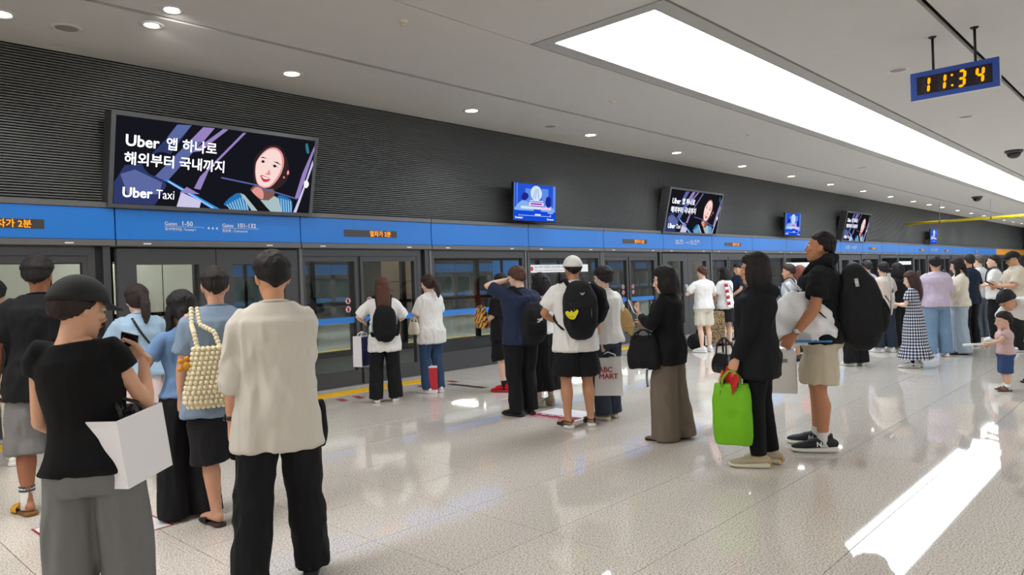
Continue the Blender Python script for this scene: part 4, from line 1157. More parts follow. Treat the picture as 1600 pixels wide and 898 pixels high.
        if style == 'front':           # long hair falling over the chest as well
            L_ = length or .32
            b.tube([H(0, -.06, .17), H(0, -.095, .09), H(0, -.095, .0), p.P((0, -.12, 1.36)), p.P((0, -.12, 1.44 - L_))], [(.07, .03), (.085, .032), (.088, .03), (.085, .024), (.06, .014)], seg=16, exp=2.3)
            for sg in (-1, 1):
                b.tube([H(.06 * sg, .02, .16), H(.08 * sg, .03, .09), H(.082 * sg, .03, .0), p.P((.09 * sg, .06, 1.36)), p.P((.085 * sg, .12, 1.25)), p.P((.08 * sg, .125, 1.12))], [(.018, .03), (.018, .042), (.02, .04), (.02, .03), (.016, .026), (.008, .012)], seg=12, dome=True)
        if style == 'bob':
            b.tube([H(0, -.05, .18), H(0, -.06, .12), H(0, -.06, .05), H(0, -.055, -.01), H(0, -.05, -.045)], [(.082, .06), (.096, .066), (.10, .066), (.098, .06), (.088, .05)], seg=22, exp=2.4)
            for sg in (-1, 1):
                b.tube([H(.06 * sg, .0, .17), H(.086 * sg, .012, .11), H(.092 * sg, .016, .04), H(.086 * sg, .012, -.03)], [(.018, .04), (.018, .048), (.02, .046), (.014, .034)], seg=12, dome=True)
        if style == 'tail':
            b.ball(H(0, -.11, .13), .03 * p.hs, 10, 8)
            b.tube([H(0, -.10, .13), H(0, -.15, .10), H(0, -.16, .03), H(.0, -.15, -.06), H(0, -.135, -.13)], [.024, .034, .04, .034, .012], seg=12, dome=True)
        if style == 'bun': b.ball(H(0, -.10, .17), (.045, .045, .04), 14, 10)
        f = folds(.0042, (46, 46, 12), seed, .55)
        return sculpt(b, 'hair', m, p.o, .0085 if p.voxel < .013 else .011, 2, f)
    def cap(p, m, brim_front=True, name='cap', wide=False):
        b = MB(); th = np.linspace(0, 2 * PI, 30, endpoint=False); R = []
        for k in np.linspace(0, 1.5, 9):
            c, sn = math.cos(k), math.sin(k)
            R.append(np.array([p.HP((.098 * c * math.sin(t), -.012 + .122 * c * math.cos(t), .134 + .018 * math.cos(t) * (1 - sn) + .112 * sn)) for t in th]))
        b.rings(R)
        o = b.build(name, m, p.o, True)
        v = MB()
        if wide:
            R = [np.array([p.HP(((.097 + e) * math.sin(t), -.012 + (.121 + e) * math.cos(t), .146 - z)) for t in th]) for e, z in ((0, 0), (.03, .014), (.06, .034), (.062, .038), (.03, .02), (0, .008))]
            v.rings(R, cap=False)
        else:
            sg = 1 if brim_front else -1
            tt = np.linspace(-1.05, 1.05, 13)
            top_ = [p.HP((.097 * math.sin(t), -.012 + sg * .120 * math.cos(t), .150)) for t in tt]; out = [p.HP((.086 * math.sin(t), -.012 + sg * (.120 * math.cos(t) + .078 * math.cos(t * 1.35)), .140 - .01 * abs(t))) for t in tt]
            n = len(tt); lo = p.HR @ np.array([0, 0, -.006])
            vs_ = top_ + out + [x + lo for x in top_] + [x + lo for x in out]
            fs = []
            for i in range(n - 1):
                fs += [(i, i + 1, n + i + 1, n + i), (2 * n + i + 1, 2 * n + i, 3 * n + i, 3 * n + i + 1), (n + i, n + i + 1, 3 * n + i + 1, 3 * n + i)]
            v.add(vs_, fs)
        v.build('brim', m, o, True)
        return o
    def band(p, q, m, r=.031, w=.02, name='wristwatch', face=None, t=.93):
        E_, W = p.elb[q], p.wr[q]; c = (E_ + (W - E_) * t) * p.s; d = nrm(W - E_); b = MB()
        b.tube([c - d * w * .5, c + d * w * .5], [r * p.s, r * p.s], seg=18); o = b.build(name, m, p.o, True)
        if face is not None:
            out = nrm(-p.palm[q] - d * (-p.palm[q] @ d)); f = MB(); f.tube([c + out * (r * p.s - .004), c + out * (r * p.s + .008)], [.019, .018], seg=16, xref=d); f.build('watch_face', face, o, True)
        return o
    # a thing carried: an Empty turned like the person, with its own origin
    def carry(p, name, label, cat, at, group=None):
        at = np.array(at, float) * p.s
        a = p.rz; c, sn = math.cos(a), math.sin(a)
        t = thing(name, label, cat, (p.o.location[0] + at[0] * c - at[1] * sn, p.o.location[1] + at[0] * sn + at[1] * c, at[2]), p.rz, group)
        return t, at
def shift(mb, at):
    mb.v = [(v[0] - at[0], v[1] - at[1], v[2] - at[2]) for v in mb.v]; return mb
# ================================================================ THE PEOPLE IN THE QUEUES
F = floor_at
TAN, PALE, WARM, DEEP = (206, 156, 124), (228, 188, 164), (200, 148, 116), (176, 122, 92)
BLACKC = cloth('black', (26, 26, 28)); BLACK2 = cloth('soft_black', (34, 34, 36)); WHITEC = cloth('white', (228, 226, 222)); CREAM = cloth('cream', (222, 214, 196)); OFFW = cloth('warm_white', (206, 200, 188))
GREYC = cloth('grey_jersey', (132, 132, 130)); SHORTG = cloth('grey_shorts', (118, 116, 114)); BLUEG = cloth('grey_blue', (126, 144, 164)); BLUET = cloth('blue_tee', (104, 134, 172)); LBLUE = cloth('light_blue', (160, 186, 208)); NAVY = cloth('navy', (40, 48, 72)); NAVYD = cloth('dark_navy', (32, 42, 60))
DENIM = cloth('denim', (52, 74, 106)); DENIML = cloth('light_denim', (116, 142, 168)); DENIMP = cloth('pale_denim', (168, 182, 194)); DENIMD = cloth('dark_denim', (56, 64, 76)); BROWNC = cloth('brown_cotton', (112, 100, 88)); BEIGE = cloth('beige', (202, 190, 166)); BEIGE2 = cloth('pale_beige', (208, 200, 184)); LILAC = cloth('lilac', (196, 180, 198)); PINKW = cloth('pale_pink', (232, 210, 208))
RUBW = mat('white_rubber', (226, 224, 218), .5); RUBB = mat('black_rubber', (22, 22, 22), .6); RUBC = mat('cream_rubber', (212, 204, 184), .5); RUBG = mat('gum_rubber', (188, 140, 60), .5)
LEATHB = mat('black_leather', (20, 20, 22), .35); WHITEL = mat('white_leather', (230, 230, 228), .4); SUEDE = mat('beige_suede', (178, 164, 138), .8, bump=(300, .3, .002)); REDK = cloth('red_knit', (196, 26, 44)); YELS = mat('yellow_slide', (214, 160, 30), .5); BRSA = mat('brown_leather', (112, 78, 58), .5); GREYS = mat('grey_shoe', (70, 70, 74), .6)
BLK = (24, 20, 20); DKB = (40, 28, 24); BRN = (72, 44, 34); RBR = (92, 56, 42)
def gingham(name):
    m = mat(name, (230, 230, 230), .9, 0, .2); nt = m.node_tree; tc = nt.nodes.new('ShaderNodeTexCoord'); sp = nt.nodes.new('ShaderNodeSeparateXYZ'); nt.links.new(tc.outputs['Object'], sp.inputs[0])
    def node(op, a, b=None):
        n = nt.nodes.new('ShaderNodeMath'); n.operation = op
        for i, x in enumerate((a, b)):
            if x is None: continue
            if isinstance(x, (int, float)): n.inputs[i].default_value = x
            else: nt.links.new(x, n.inputs[i])
        return n.outputs[0]
    ang = node('ARCTAN2', sp.outputs[0], sp.outputs[1])
    u = node('GREATER_THAN', node('FRACT', node('MULTIPLY', ang, 34 / (2 * PI))), .5); v = node('GREATER_THAN', node('FRACT', node('MULTIPLY', sp.outputs[2], 22)), .5)
    s = node('MULTIPLY', node('ADD', u, v), .5)
    cr = nt.nodes.new('ShaderNodeValToRGB'); cr.color_ramp.interpolation = 'CONSTANT'
    cr.color_ramp.elements[0].color = srgb((228, 228, 230)); cr.color_ramp.elements[1].position = .9; cr.color_ramp.elements[1].color = srgb((24, 28, 48))
    e = cr.color_ramp.elements.new(.3); e.color = srgb((112, 116, 134))
    nt.links.new(s, cr.inputs[0]); nt.links.new(cr.outputs[0], nt.nodes['Principled BSDF'].inputs['Base Color'])
    return m
PHONE = mat('phone_glass', (18, 18, 22), .15); PHONEW = mat('phone_white', (226, 226, 230), .3)
def phone(p, q, label, m=PHONE, tilt=(-.6, 0, 0), off=(0, .02, .02)):
    W = p.wr[q] + (nrm(p.hand[q]) if p.hand[q] is not None else nrm(p.wr[q] - p.elb[q])) * .10 + np.array(off)
    t, at = p.carry('mobile_phone', label, 'phone', W)
    t.rotation_euler = (tilt[0], tilt[1], p.rz + tilt[2])
    MB().box(-.037, .037, -.005, .005, -.075, .075, 0, .003).build('case', m, t)
    MB().box(-.034, .034, -.0065, -.005, -.071, .071).build('glass', PHONE, t)
    return t
def strap_path(p, pts, w=.02, t=.005, name='strap', m=None, parent=None, at=(0, 0, 0), xref=(1, 0, 0)):
    b = MB(); P_ = [np.array(x, float) * p.s for x in pts]
    Q = []
    for i in range(len(P_) - 1):
        a, c, d, e = P_[max(i - 1, 0)], P_[i], P_[i + 1], P_[min(i + 2, len(P_) - 1)]
        for u in (0, .34, .67):
            Q.append(.5 * ((2 * c) + (-a + d) * u + (2 * a - 5 * c + 4 * d - e) * u * u + (-a + 3 * c - 3 * d + e) * u ** 3))
    Q.append(P_[-1])
    b.tube(Q, [(w, t)] * len(Q), xref=xref, seg=8, exp=2.6); shift(b, at)
    return b.build(name, m, parent, True)
def backpack(p, label, m, m2, w=.30, h=.44, d=.16, z=1.18, y=-.13, pocket=True, seed=4, droop=.0, straps=True, voxel=.012, group=None, sx=0):
    s = p.s; c = np.array([sx, y - d / 2, z])
    t, at = p.carry('backpack', label, 'backpack', (sx, y - d / 2, z - h / 2), group)
    b = MB(); n = 9; pts, rr = [], []
    for k in np.linspace(-1, 1, n):
        pts.append((c + np.array([0, -.02 * (1 - k * k) - droop * (1 - k) * .5, k * h * .44])) * s); f = (1 - abs(k) ** 4 * .22) * (1.0 if k < .3 else 1 - .16 * (k - .3))
        rr.append((w / 2 * f * s, d / 2 * f * s * (1.08 - .18 * k)))
    b.tube(pts, rr, seg=24, exp=3.4, dome=True); shift(b, at)
    bd = sculpt(b, 'pack_body', m, t, voxel, 4, folds(.006, (9, 9, 7), seed))
    if pocket:
        b = MB(); pts = [(c + np.array([0, -d * .50 - droop * .4, k * h * .17 - h * .16])) * s for k in (-1, -.5, 0, .5, 1)]
        b.tube(pts, [(w * .36 * s, d * .22 * s), (w * .40 * s, d * .26 * s), (w * .40 * s, d * .26 * s), (w * .39 * s, d * .24 * s), (w * .34 * s, d * .18 * s)], seg=18, exp=3.2, dome=True); shift(b, at)
        sculpt(b, 'front_pocket', m2, t, voxel, 3, folds(.003, (14, 14, 10), seed + 2))
        b = MB(); b.tube([(c + np.array([x, -d * .52, h * .10])) * s for x in np.linspace(-w * .36, w * .36, 7)], [.006 * s] * 7, seg=6); shift(b, at); b.build('zip_line', mat('zip_grey', (70, 70, 74), .4), t, True)
    b = MB(); b.tube([(c + np.array(q)) * s for q in ((-.04, .05, h * .46), (-.03, .05, h * .53), (.03, .05, h * .53), (.04, .05, h * .46))], [(.006 * s, .01 * s)] * 4, seg=8); shift(b, at); b.build('grab_handle', m2, t, True)
    if straps:
        for sg in (-1, 1):
            strap_path(p, [p.bend(q) for q in ((.075 * sg + sx, y - .01, z + h * .42), (.09 * sg, -.09, 1.445), (.105 * sg, -.01, 1.478), (.115 * sg, .085, 1.42), (.12 * sg, .135, 1.30), (.135 * sg, .12, 1.16), (.205 * sg, .0, 1.08), (.16 * sg + sx, y - .03, z - h * .40))], .026, .007, 'shoulder_strap', m2, t, at)
    return t, bd, at, c
def hang_bag(p, at, label, w, h, d, m, name='paper_bag', cat='bag', rot=0, soft=0, handle=.10, hm=None, taper=1.0, tilt=(0, 0), voxel=.01, seed=3, group=None, handles=2, htop=None):
    """a bag whose handles meet at the point `at` (person space)"""
    t, a0 = p.carry(name, label, cat, (at[0], at[1], at[2]), group)
    t.rotation_euler = (tilt[0], tilt[1], p.rz + rot)
    s = p.s; b = MB()
    if soft:
        pts = [(0, 0, -handle - h * k) for k in np.linspace(0, 1, 8)]
        rr = [(w / 2 * (taper + (1 - taper) * k) * (1 - .12 * abs(2 * k - 1) ** 3), d / 2 * (.55 + .45 * min(1, k * 2.2)) * (1 - .2 * max(0, k - .8) * 5)) for k in np.linspace(0, 1, 8)]
        b.tube([np.array(q) for q in pts[::-1]], rr[::-1], seg=26, exp=3.0)
        bd = sculpt(b, 'bag_body', m, t, voxel, 3, folds(soft, (9, 9, 6), seed))
    else:
        z0, z1 = -handle - h, -handle; k = taper; e = .004
        o_ = [(-w / 2 * k, -d / 2 * k), (w / 2 * k, -d / 2 * k), (w / 2 * k, d / 2 * k), (-w / 2 * k, d / 2 * k)]
        v = [(-w / 2, -d / 2, z0), (w / 2, -d / 2, z0), (w / 2, d / 2, z0), (-w / 2, d / 2, z0)] + [(x, y, z1) for x, y in o_]
        i_ = [(x * .97, y * .94, z1) for x, y in o_] + [(x * .95, y * .9, z0 + .02) for x, y in [(-w / 2, -d / 2), (w / 2, -d / 2), (w / 2, d / 2), (-w / 2, d / 2)]]
        fs = [(3, 2, 1, 0), (0, 1, 5, 4), (2, 3, 7, 6)]
        v += [((-w / 2 * .86), 0, (z0 + z1) / 2 + .02), (w / 2 * .86, 0, (z0 + z1) / 2 + .02)]
        fs += [(3, 0, 8), (0, 4, 8), (4, 7, 8), (7, 3, 8), (1, 2, 9), (2, 6, 9), (6, 5, 9), (5, 1, 9)]
        n = len(v); v += i_
        for q in range(4):
            r_ = (q + 1) % 4; fs += [(4 + q, 4 + r_, n + r_, n + q), (n + q, n + r_, n + 4 + r_, n + 4 + q)]
        fs.append((n + 4, n + 5, n + 6, n + 7))
        b.add(v, fs); bd = b.build('bag_body', m, t)
    hm = hm or m
    for sg in ((-1, 1) if handles == 2 else (0,)):
        hb = MB(); y0 = sg * d * .3
        hb.tube([(-w * .22, y0, -handle - .02), (-w * .2, y0 * .8, -handle * .5), (-w * .07, 0, .004), (w * .07, 0, .004), (w * .2, y0 * .8, -handle * .5), (w * .22, y0, -handle - .02)], [(.006, .009)] * 6, seg=8, xref=(0, 1, 0))
        hb.build('handle', hm, t, True)
    return t, bd

# ---- near group, seen from behind -------------------------------------------------
V1, V2, V3 = .0105, .0125, .017
p1 = Person('person in beige trousers and dark top, mostly outside the frame edge', F(2, 728), 80, 1.68, voxel=V2, skin_rgb=TAN)
p1.hair(BLK); p1.top(BLACK2, 'shirt', .86, sleeve=.40); p1.trousers(BEIGE2, hem=.06, w=(.100, .078, .068)); p1.shoes('sneaker', WHITEL, RUBW)

p2 = Person('tall man in black tee and grey shorts with striped socks and yellow slides', F(74, 797), 84, 1.80, build=1.04, voxel=V1, skin_rgb=(158, 104, 76), head=(-25, 0), feet=((-.11, 0, 12), (.13, .05, 14)), L=dict(to=(-.25, .06, .88), pole=(-.5, -.8, 0)), R=dict(to=(.10, .26, 1.05), pole=(.7, -.5, -.3)), bare_feet=.02)
p2.hair(BLK, 'short', 1.2); p2.top(BLACKC, 'shirt', .76, .03, 0.184, .46, (0.074, 0.079), seed=11); p2.trousers(SHORTG, 'shorts', .40, 1.0, (.112, .118, .118), .02, seed=12)
p2.socks(mat('white_sock', (214, 212, 206), .9, bump=(400, .3, .002)), .22); p2.shoes('slide', YELS, mat('brown_slide_sole', (120, 84, 40), .6), 1.08)
for q in 'LR':
    A, K = p2.ank[q], p2.kn[q]
    for t_ in (.20, .26): 
        c = (A + (K - A) * t_) * p2.s; b = MB(); b.tube([c - [0, 0, .007], c + [0, 0, .007]], [.0445 * p2.s * p2.b, .0455 * p2.s * p2.b], seg=16); b.build('sock_band', mat('grey_band', (70, 72, 74), .9), p2.o, True)

p3 = Person('woman in black sleeveless knit, black cap and grey sweatpants, hand raised to neck', F(160, 1052), 55, 1.57, True, .98, voxel=.0095, skin_rgb=(206, 158, 128), side=-.10, head=(-40, -14), feet=((-.12, .0, 8), (.13, .03, 10)),
            R=dict(to=(.165, .17, 1.345), pole=(.30, -.25, -1), pose='hold', palm=(-.7, -.5, .2), dir=(-.75, .15, .55)), L=dict(to=(-.14, .22, 1.0), pole=(-.3, -.9, 0), pose='relax'))
p3.hair(DKB, 'bowl', 1.3, seed=3, hat=True); p3.cap(mat('black_cap_cloth', (24, 24, 25), .85, bump=(500, .3, .002)), True)
p3.top(cloth('black_knit', (20, 20, 21), 260), 'sleeveless_knit', .885, .022, 0.149, .16, (.076, .070), fold=(.004, (10, 10, 9)), seed=14, nw=.8, neck=1.44, collar=False)
p3.trousers(cloth('heather_grey', (112, 112, 110), 260), 'sweatpants', .04, 1.0, (.118, .105, .098), .018, fold=(.010, (15, 15, 3.5)), seed=15)
p3.shoes('sneaker', WHITEL, RUBW)
phone(p3, 'R', 'phone with a pale blue case held against the neck of the woman in black knit', mat('phone_blue', (150, 186, 206), .3), (.5, .3, 0), (.02, -.01, -.01))
hang_bag(p3, p3.elb['R'] + np.array([-.10, -.07, .05]), 'large white paper bag hanging from the crook of a bare arm', .24, .27, .20, mat('white_bag_paper', (228, 226, 228), .45), 'paper_bag', rot=1.1, handle=.05, hm=mat('black_ribbon', (16, 16, 18), .5), tilt=(-.03, -.14), handles=2)
bw = MB()
for k in range(7):
    a = k * 2 * PI / 7; c_ = p3.elb['R'] * p3.s + np.array([-.07, -.05, -.015])
    bw.tube([c_, c_ + np.array([.035 * math.cos(a), -.012, .030 * math.sin(a)]), c_ + np.array([.018 * math.cos(a + .6), -.02, .018 * math.sin(a + .6) - .01])], [(.006, .014), (.008, .02), (.004, .01)], seg=8, dome=True)
rb, rat = p3.carry('ribbon_bow', 'black ribbon bow tied on the handles of the white paper bag', 'ribbon', (p3.elb['R'] + np.array([-.07, -.05, -.06])))
shift(bw, rat); bw.build('loops', mat('black_ribbon', (16, 16, 18), .5), rb, True)

p4 = Person('woman in puffed light blue shirt with a dark ponytail and pale skirt', F(226, 736), 78, 1.58, True, voxel=V2, skin_rgb=PALE, head=(15, -12), feet=((-.09, 0, 8), (.10, .02, 8)), L=dict(to=(-.06, .24, 1.12), pole=(-.9, -.3, -.3)), R=dict(to=(.08, .24, 1.10), pole=(.9, -.3, -.3)))
p4.hair((46, 36, 32), 'tail', 1.0, 5); p4.top(LBLUE, 'shirt', .88, .04, 0.180, .62, (0.082, 0.075), fold=(.008, (14, 14, 7)), seed=16); p4.skirt(PINKW, 'skirt', .22, 1.02, ((1.02, .14, .11), (.88, .185, .15), (.22, .22, .19)), fold=(.016, (13, 13, 1.5)), seed=17); p4.shoes('flat', LEATHB, RUBB)
t_, _ = hang_bag(p4, np.array([.215, .0, 1.16]), 'slack white tote bag on the shoulder of the light blue shirt', .30, .34, .09, cloth('tote_white', (226, 222, 220)), 'tote_bag', rot=PI / 2, soft=.008, handle=.22, hm=cloth('tote_white', (226, 222, 220)))
strap_path(p4, [p4.bend(q) for q in ((-.07, -.135, 1.42), (.0, -.165, 1.28), (.12, -.165, 1.1))], .010, .004, 'crossbody_strap', LEATHB, p4.o)

p5 = Person('woman in blue tee and wide black trousers with long dark hair', F(298, 806), 86, 1.50, True, voxel=V1, skin_rgb=(202, 152, 124), head=(18, -8), feet=((-.12, .02, 10), (.11, -.02, 10)), L=dict(to=(-.30, .16, .98), pole=(-.6, -.6, -.4), dir=(-.3, .5, -.7)), R=dict(to=(.22, .02, .88)))
p5.hair(BLK, 'front', 1.0, 6, .34); p5.top(BLUET, 'shirt', .93, .016, 0.135, .34, (0.064, 0.065), seed=18); p5.trousers(BLACKC, hem=.02, waist=1.03, w=(.108, .105, .112), seed=19); p5.shoes('flat', BRSA, RUBB)

p6 = Person('man in grey blue tee and black shorts with flip flops', F(350, 817), 80, 1.66, voxel=V1, skin_rgb=(206, 154, 126), head=(-8, -4), feet=((-.05, .0, 12), (.28, .14, 10)), L=dict(to=(-.22, .08, .86)), R=dict(to=(.2, .1, .9)), bare_feet=.024)
p6.hair((34, 28, 26), 'crop', 1.0, 7); p6.top(BLUEG, 'shirt', .74, .03, 0.180, .44, (0.072, 0.077), seed=20); p6.trousers(BLACK2, 'shorts', .42, 1.0, (.112, .122, .125), .02, seed=21)
p6.shoes('slide', mat('black_strap', (26, 26, 28), .6), mat('dark_brown_sole', (56, 42, 36), .6), 1.0)

p7 = Person('man in oversized white tee and black trousers, nearest figure seen from behind', F(445, 912), 66, 1.69, build=.98, voxel=.0095, skin_rgb=(206, 152, 118), head=(8, -6), feet=((-.17, -.05, 10), (.15, .10, 12)), L=dict(to=(-.232, .03, .80), pole=(-.5, -.8, 0)), R=dict(to=(.12, .26, .92), pole=(.8, -.5, -.2), pose='grip'))
p7.hair(BLK, 'short', 1.0, 8); p7.top(WHITEC if False else OFFW, 'shirt', .71, .035, 0.173, .70, (0.069, 0.070), fold=(.011, (14, 14, 4)), seed=22); p7.trousers(BLACKC, hem=.05, waist=1.0, w=(.112, .096, .088), ease=.02, fold=(.010, (14, 14, 6)), seed=23)
p7.shoes('sneaker', LEATHB, RUBB); p7.band('L', LEATHB, .031, .022, 'wristwatch', mat('watch_black', (12, 12, 14), .15), .90)
hang_bag(p7, np.array([.175, .30, .93]), 'black cloth bag showing past the hip of the oversized white tee', .24, .26, .08, BLACKC, 'cloth_bag', rot=.4, soft=.005, handle=.05)

# knitted bobble bag on the shoulder between them
t, at = p6.carry('bobble_bag', 'cream knitted bobble bag hanging behind the grey blue tee', 'bag', (-.10, -.21, .83))
s_ = p6.s; b = MB(); prof = [(.70, .135, .05), (.72, .155, .06), (.80, .15, .06), (.90, .125, .052), (1.0, .105, .042), (1.06, .095, .035)]
ax = nrm((.35, -.94, 0))        # the bag turns its broad side towards its wearer's back and side
cb = np.array([-.10, -.21, .13])
b.tube([(cb + [0, 0, z]) * s_ for z, rx, ry in prof], [(rx * s_, ry * s_) for z, rx, ry in prof], xref=(1, -.15, 0), seg=20, exp=2.6); shift(b, at)
KN = cloth('cream_wool', (226, 214, 180)); sculpt(b, 'knit_body', KN, t, .01, 3)
bb = MB(); k = 0
xd = nrm((1, -.15, 0)); yd = np.cross((0, 0, 1), xd)
for z in np.arange(.70, 1.065, .030):
    rx, ry = [float(np.interp(z, [q[0] for q in prof], [q[i] for q in prof])) for i in (1, 2)]
    n_ = int(2 * PI * math.sqrt((rx * rx + ry * ry) / 2) / .031)
    A_ = np.linspace(0, 2 * PI, 400); CA, SA = np.cos(A_), np.sin(A_); CA, SA = np.sign(CA) * np.abs(CA) ** .77 * rx, np.sign(SA) * np.abs(SA) ** .77 * ry
    arc = np.concatenate([[0], np.cumsum(np.hypot(np.diff(CA), np.diff(SA)))]); n_ = int(arc[-1] / .029)
    for i in range(n_):
        q_ = ((i + .5 * (k % 2)) / n_) % 1 * arc[-1]
        bb.ball((cb + [0, 0, z] + xd * np.interp(q_, arc, CA) + yd * np.interp(q_, arc, SA)) * s_ - at, .0158 * s_, 8, 5)
    k += 1
tag(bb.build('bobble', KN, t, True), kind='stuff')
for o_ in (-.06, .06):
    st = MB()
    A_ = [cb + xd * o_ * 1.1 + [0, 0, 1.05], cb + xd * o_ + [-.02, .03, 1.16], np.array([-.155, -.12, 1.34]) + xd * o_ * .4, np.array([-.145, -.05, 1.44]) + xd * o_ * .3]
    for u in np.linspace(0, 1, 15):
        i = min(int(u * 3), 2); f = u * 3 - i; st.ball((A_[i] * (1 - f) + A_[i + 1] * f) * s_ - at, .0165 * s_, 8, 5)
    tag(st.build('bobble_strap', KN, t, True), kind='stuff')
ch, cat_ = p6.carry('plush_charm', 'orange yellow plush charm on the strap of the cream bobble bag', 'charm', (-.235, -.20, 1.06))
b = MB(); c0 = np.array([-.235, -.20, 1.09]) * s_
b.ball(c0, (.03, .022, .028), 12, 8)
for d_ in ((-.035, 0, .03), (.03, 0, .032), (-.04, 0, -.02), (.035, 0, -.025), (0, 0, .045)): b.ball(c0 + np.array(d_), (.017, .014, .015), 10, 6)
shift(b, cat_); b.build('plush', mat('orange_plush', (206, 140, 34), .9, bump=(200, .5, .004)), ch, True)
# ---- by the doors ----------------------------------------------------------------
p8 = Person('woman with brown hair and black backpack in white tee and black trousers', F(604, 627), 58, 1.61, True, voxel=V2, skin_rgb=PALE, feet=((-.14, 0, 8), (.13, .03, 10)), L=dict(to=(-.20, .14, 1.06), pole=(-.9, -.3, -.3), pose='grip'), R=dict(to=(.14, .24, 1.06), pole=(.9, -.3, -.3)))
p8.hair((84, 52, 42), 'long', 1.0, 9, .30); p8.top(WHITEC, 'shirt', .70, .03, 0.180, .50, (0.081, 0.083), seed=24); p8.trousers(BLACKC, hem=.05, w=(.104, .092, .098), seed=25); p8.shoes('sneaker', GREYS, RUBW)
t, bd, at, c = backpack(p8, 'plain black drawstring backpack on the white tee by the doors', BLACKC, BLACK2, .32, .46, .13, 1.10, -.13, pocket=False, seed=5)
b = MB(); b.tube([(np.array([-.185, -.17, .98 + k]) * p8.s) for k in (0, .07, .10, .13)], [.028, .028, .013, .013], seg=14); bt, bat = p8.carry('water_bottle', 'clear plastic bottle in the side of the drawstring backpack', 'bottle', (-.185, -.17, .98)); shift(b, bat); b.build('bottle_body', mat('clear_plastic', (196, 214, 210), .15), bt, True)
b = MB(); b.tube([(np.array([-.185, -.17, 1.11 + k]) * p8.s) for k in (0, .022)], [.016, .016], seg=14); shift(b, bat); b.build('bottle_cap', WHITE, bt, True)
t, bd = hang_bag(p8, p8.wr['L'] + np.array([-.09, .02, -.09]), 'white paper shopping bag with navy side hanging before the doors', .15, .40, .22, mat('white_bag_paper', (228, 226, 228), .45), 'shopping_bag', rot=-.75, handle=.05, taper=.95)
MB().box(.074, .0775, -.108, .108, -.44, -.06).build('side_panel', mat('navy_paper', (34, 44, 92), .5), t)

p9 = Person('woman in white tee and blue jeans looking at her phone beside the glass', F(677, 613), 84, 1.64, True, voxel=V2, skin_rgb=PALE, head=(12, -16), feet=((-.10, .03, 6), (.09, -.02, 8)), L=dict(to=(-.06, .30, 1.13), pole=(-.6, -.5, -.7), pose='hold', palm=(.3, -.5, .8)), R=dict(to=(.06, .26, 1.08), pole=(.9, -.3, -.4)))
p9.hair((56, 36, 32), 'tail', 1.05, 10); p9.top(WHITEC, 'shirt', .72, .035, 0.180, .48, (0.082, 0.084), seed=26); p9.trousers(DENIM, 'jeans', .06, w=(.100, .076, .070), seed=27); p9.shoes('sneaker', WHITEL, RUBW)
phone(p9, 'L', 'phone in the hand of the woman in jeans by the glass', mat('phone_lilac', (90, 90, 140), .3), (-.9, 0, 0))
hang_bag(p9, np.array([-.25, .06, 1.10]), 'small cream shoulder bag under the elbow of the woman in jeans', .24, .17, .09, CREAM, 'shoulder_bag', rot=PI / 2, soft=.004, handle=.06, taper=.8)
x_, y_ = F(679, 613)
t = thing('shopping_bag', 'red and white paper shopping bag standing on the floor between white sneakers', 'bag', (x_ + .04, y_ + .06, 0), .75)
b = MB(); b.box(-.17, .17, -.07, .07, 0, .38, 0, .006); b.build('bag_body', mat('white_bag_paper', (228, 226, 228), .45), t)
MB().box(-.172, -.03, -.072, .072, .05, .36, 0, .004).build('red_print', mat('red_paper', (196, 36, 48), .5), t)
for y0 in (-.06, .06):
    b = MB(); b.tube([(-.06, y0, .38), (-.055, y0, .46), (0, y0, .50), (.055, y0, .46), (.06, y0, .38)], [.007] * 5, seg=8); b.build('handle', WHITE, t, True)

p10 = Person('person in black tee and black shorts with bright red sneakers', F(789, 611), 104, 1.61, build=1.05, voxel=V2, skin_rgb=PALE, head=(0, -6), feet=((-.08, -.03, 8), (.10, .03, 8)), L=dict(to=(-.05, .24, 1.02), pole=(-.6, -.7, -.2)), R=dict(to=(.1, .22, 1.0), pole=(.8, -.5, -.2)))
p10.hair((30, 26, 28), 'bob', 1.0, 11); p10.top(BLACKC, 'shirt', .74, .03, 0.180, .50, (0.079, 0.083), seed=28); p10.trousers(BLACKC, 'shorts', .47, w=(.110, .120, .120), ease=.02, seed=29); p10.shoes('sneaker', REDK, mat('red_rubber', (170, 22, 36), .5)); p10.socks(BLACKC, .17)
# zigzag bag
zm = mat('zigzag_knit', (230, 130, 50), .9); nt = zm.node_tree; tc = nt.nodes.new('ShaderNodeTexCoord'); wv = nt.nodes.new('ShaderNodeTexWave'); wv.wave_type = 'BANDS'; wv.bands_direction = 'DIAGONAL'; wv.inputs['Scale'].default_value = 7; wv.inputs['Distortion'].default_value = 5; wv.inputs['Detail Scale'].default_value = 3
cr = nt.nodes.new('ShaderNodeValToRGB'); cr.color_ramp.interpolation = 'CONSTANT'; E_ = cr.color_ramp.elements
E_[0].color = srgb((24, 30, 34)); E_[1].position = .8; E_[1].color = srgb((226, 190, 60))
for p_, c_ in ((.2, (224, 112, 44)), (.4, (30, 110, 110)), (.6, (210, 60, 60))): e = E_.new(p_); e.color = srgb(c_)
nt.links.new(tc.outputs['Object'], wv.inputs['Vector']); nt.links.new(wv.outputs['Fac'], cr.inputs[0]); nt.links.new(cr.outputs[0], nt.nodes['Principled BSDF'].inputs['Base Color'])
hang_bag(p10, np.array([-.10, .30, 1.26]), 'colourful zigzag knit bag held at the waist of the red sneaker wearer', .34, .27, .13, zm, 'knit_bag', rot=.9, soft=.006, handle=.04, taper=.85)

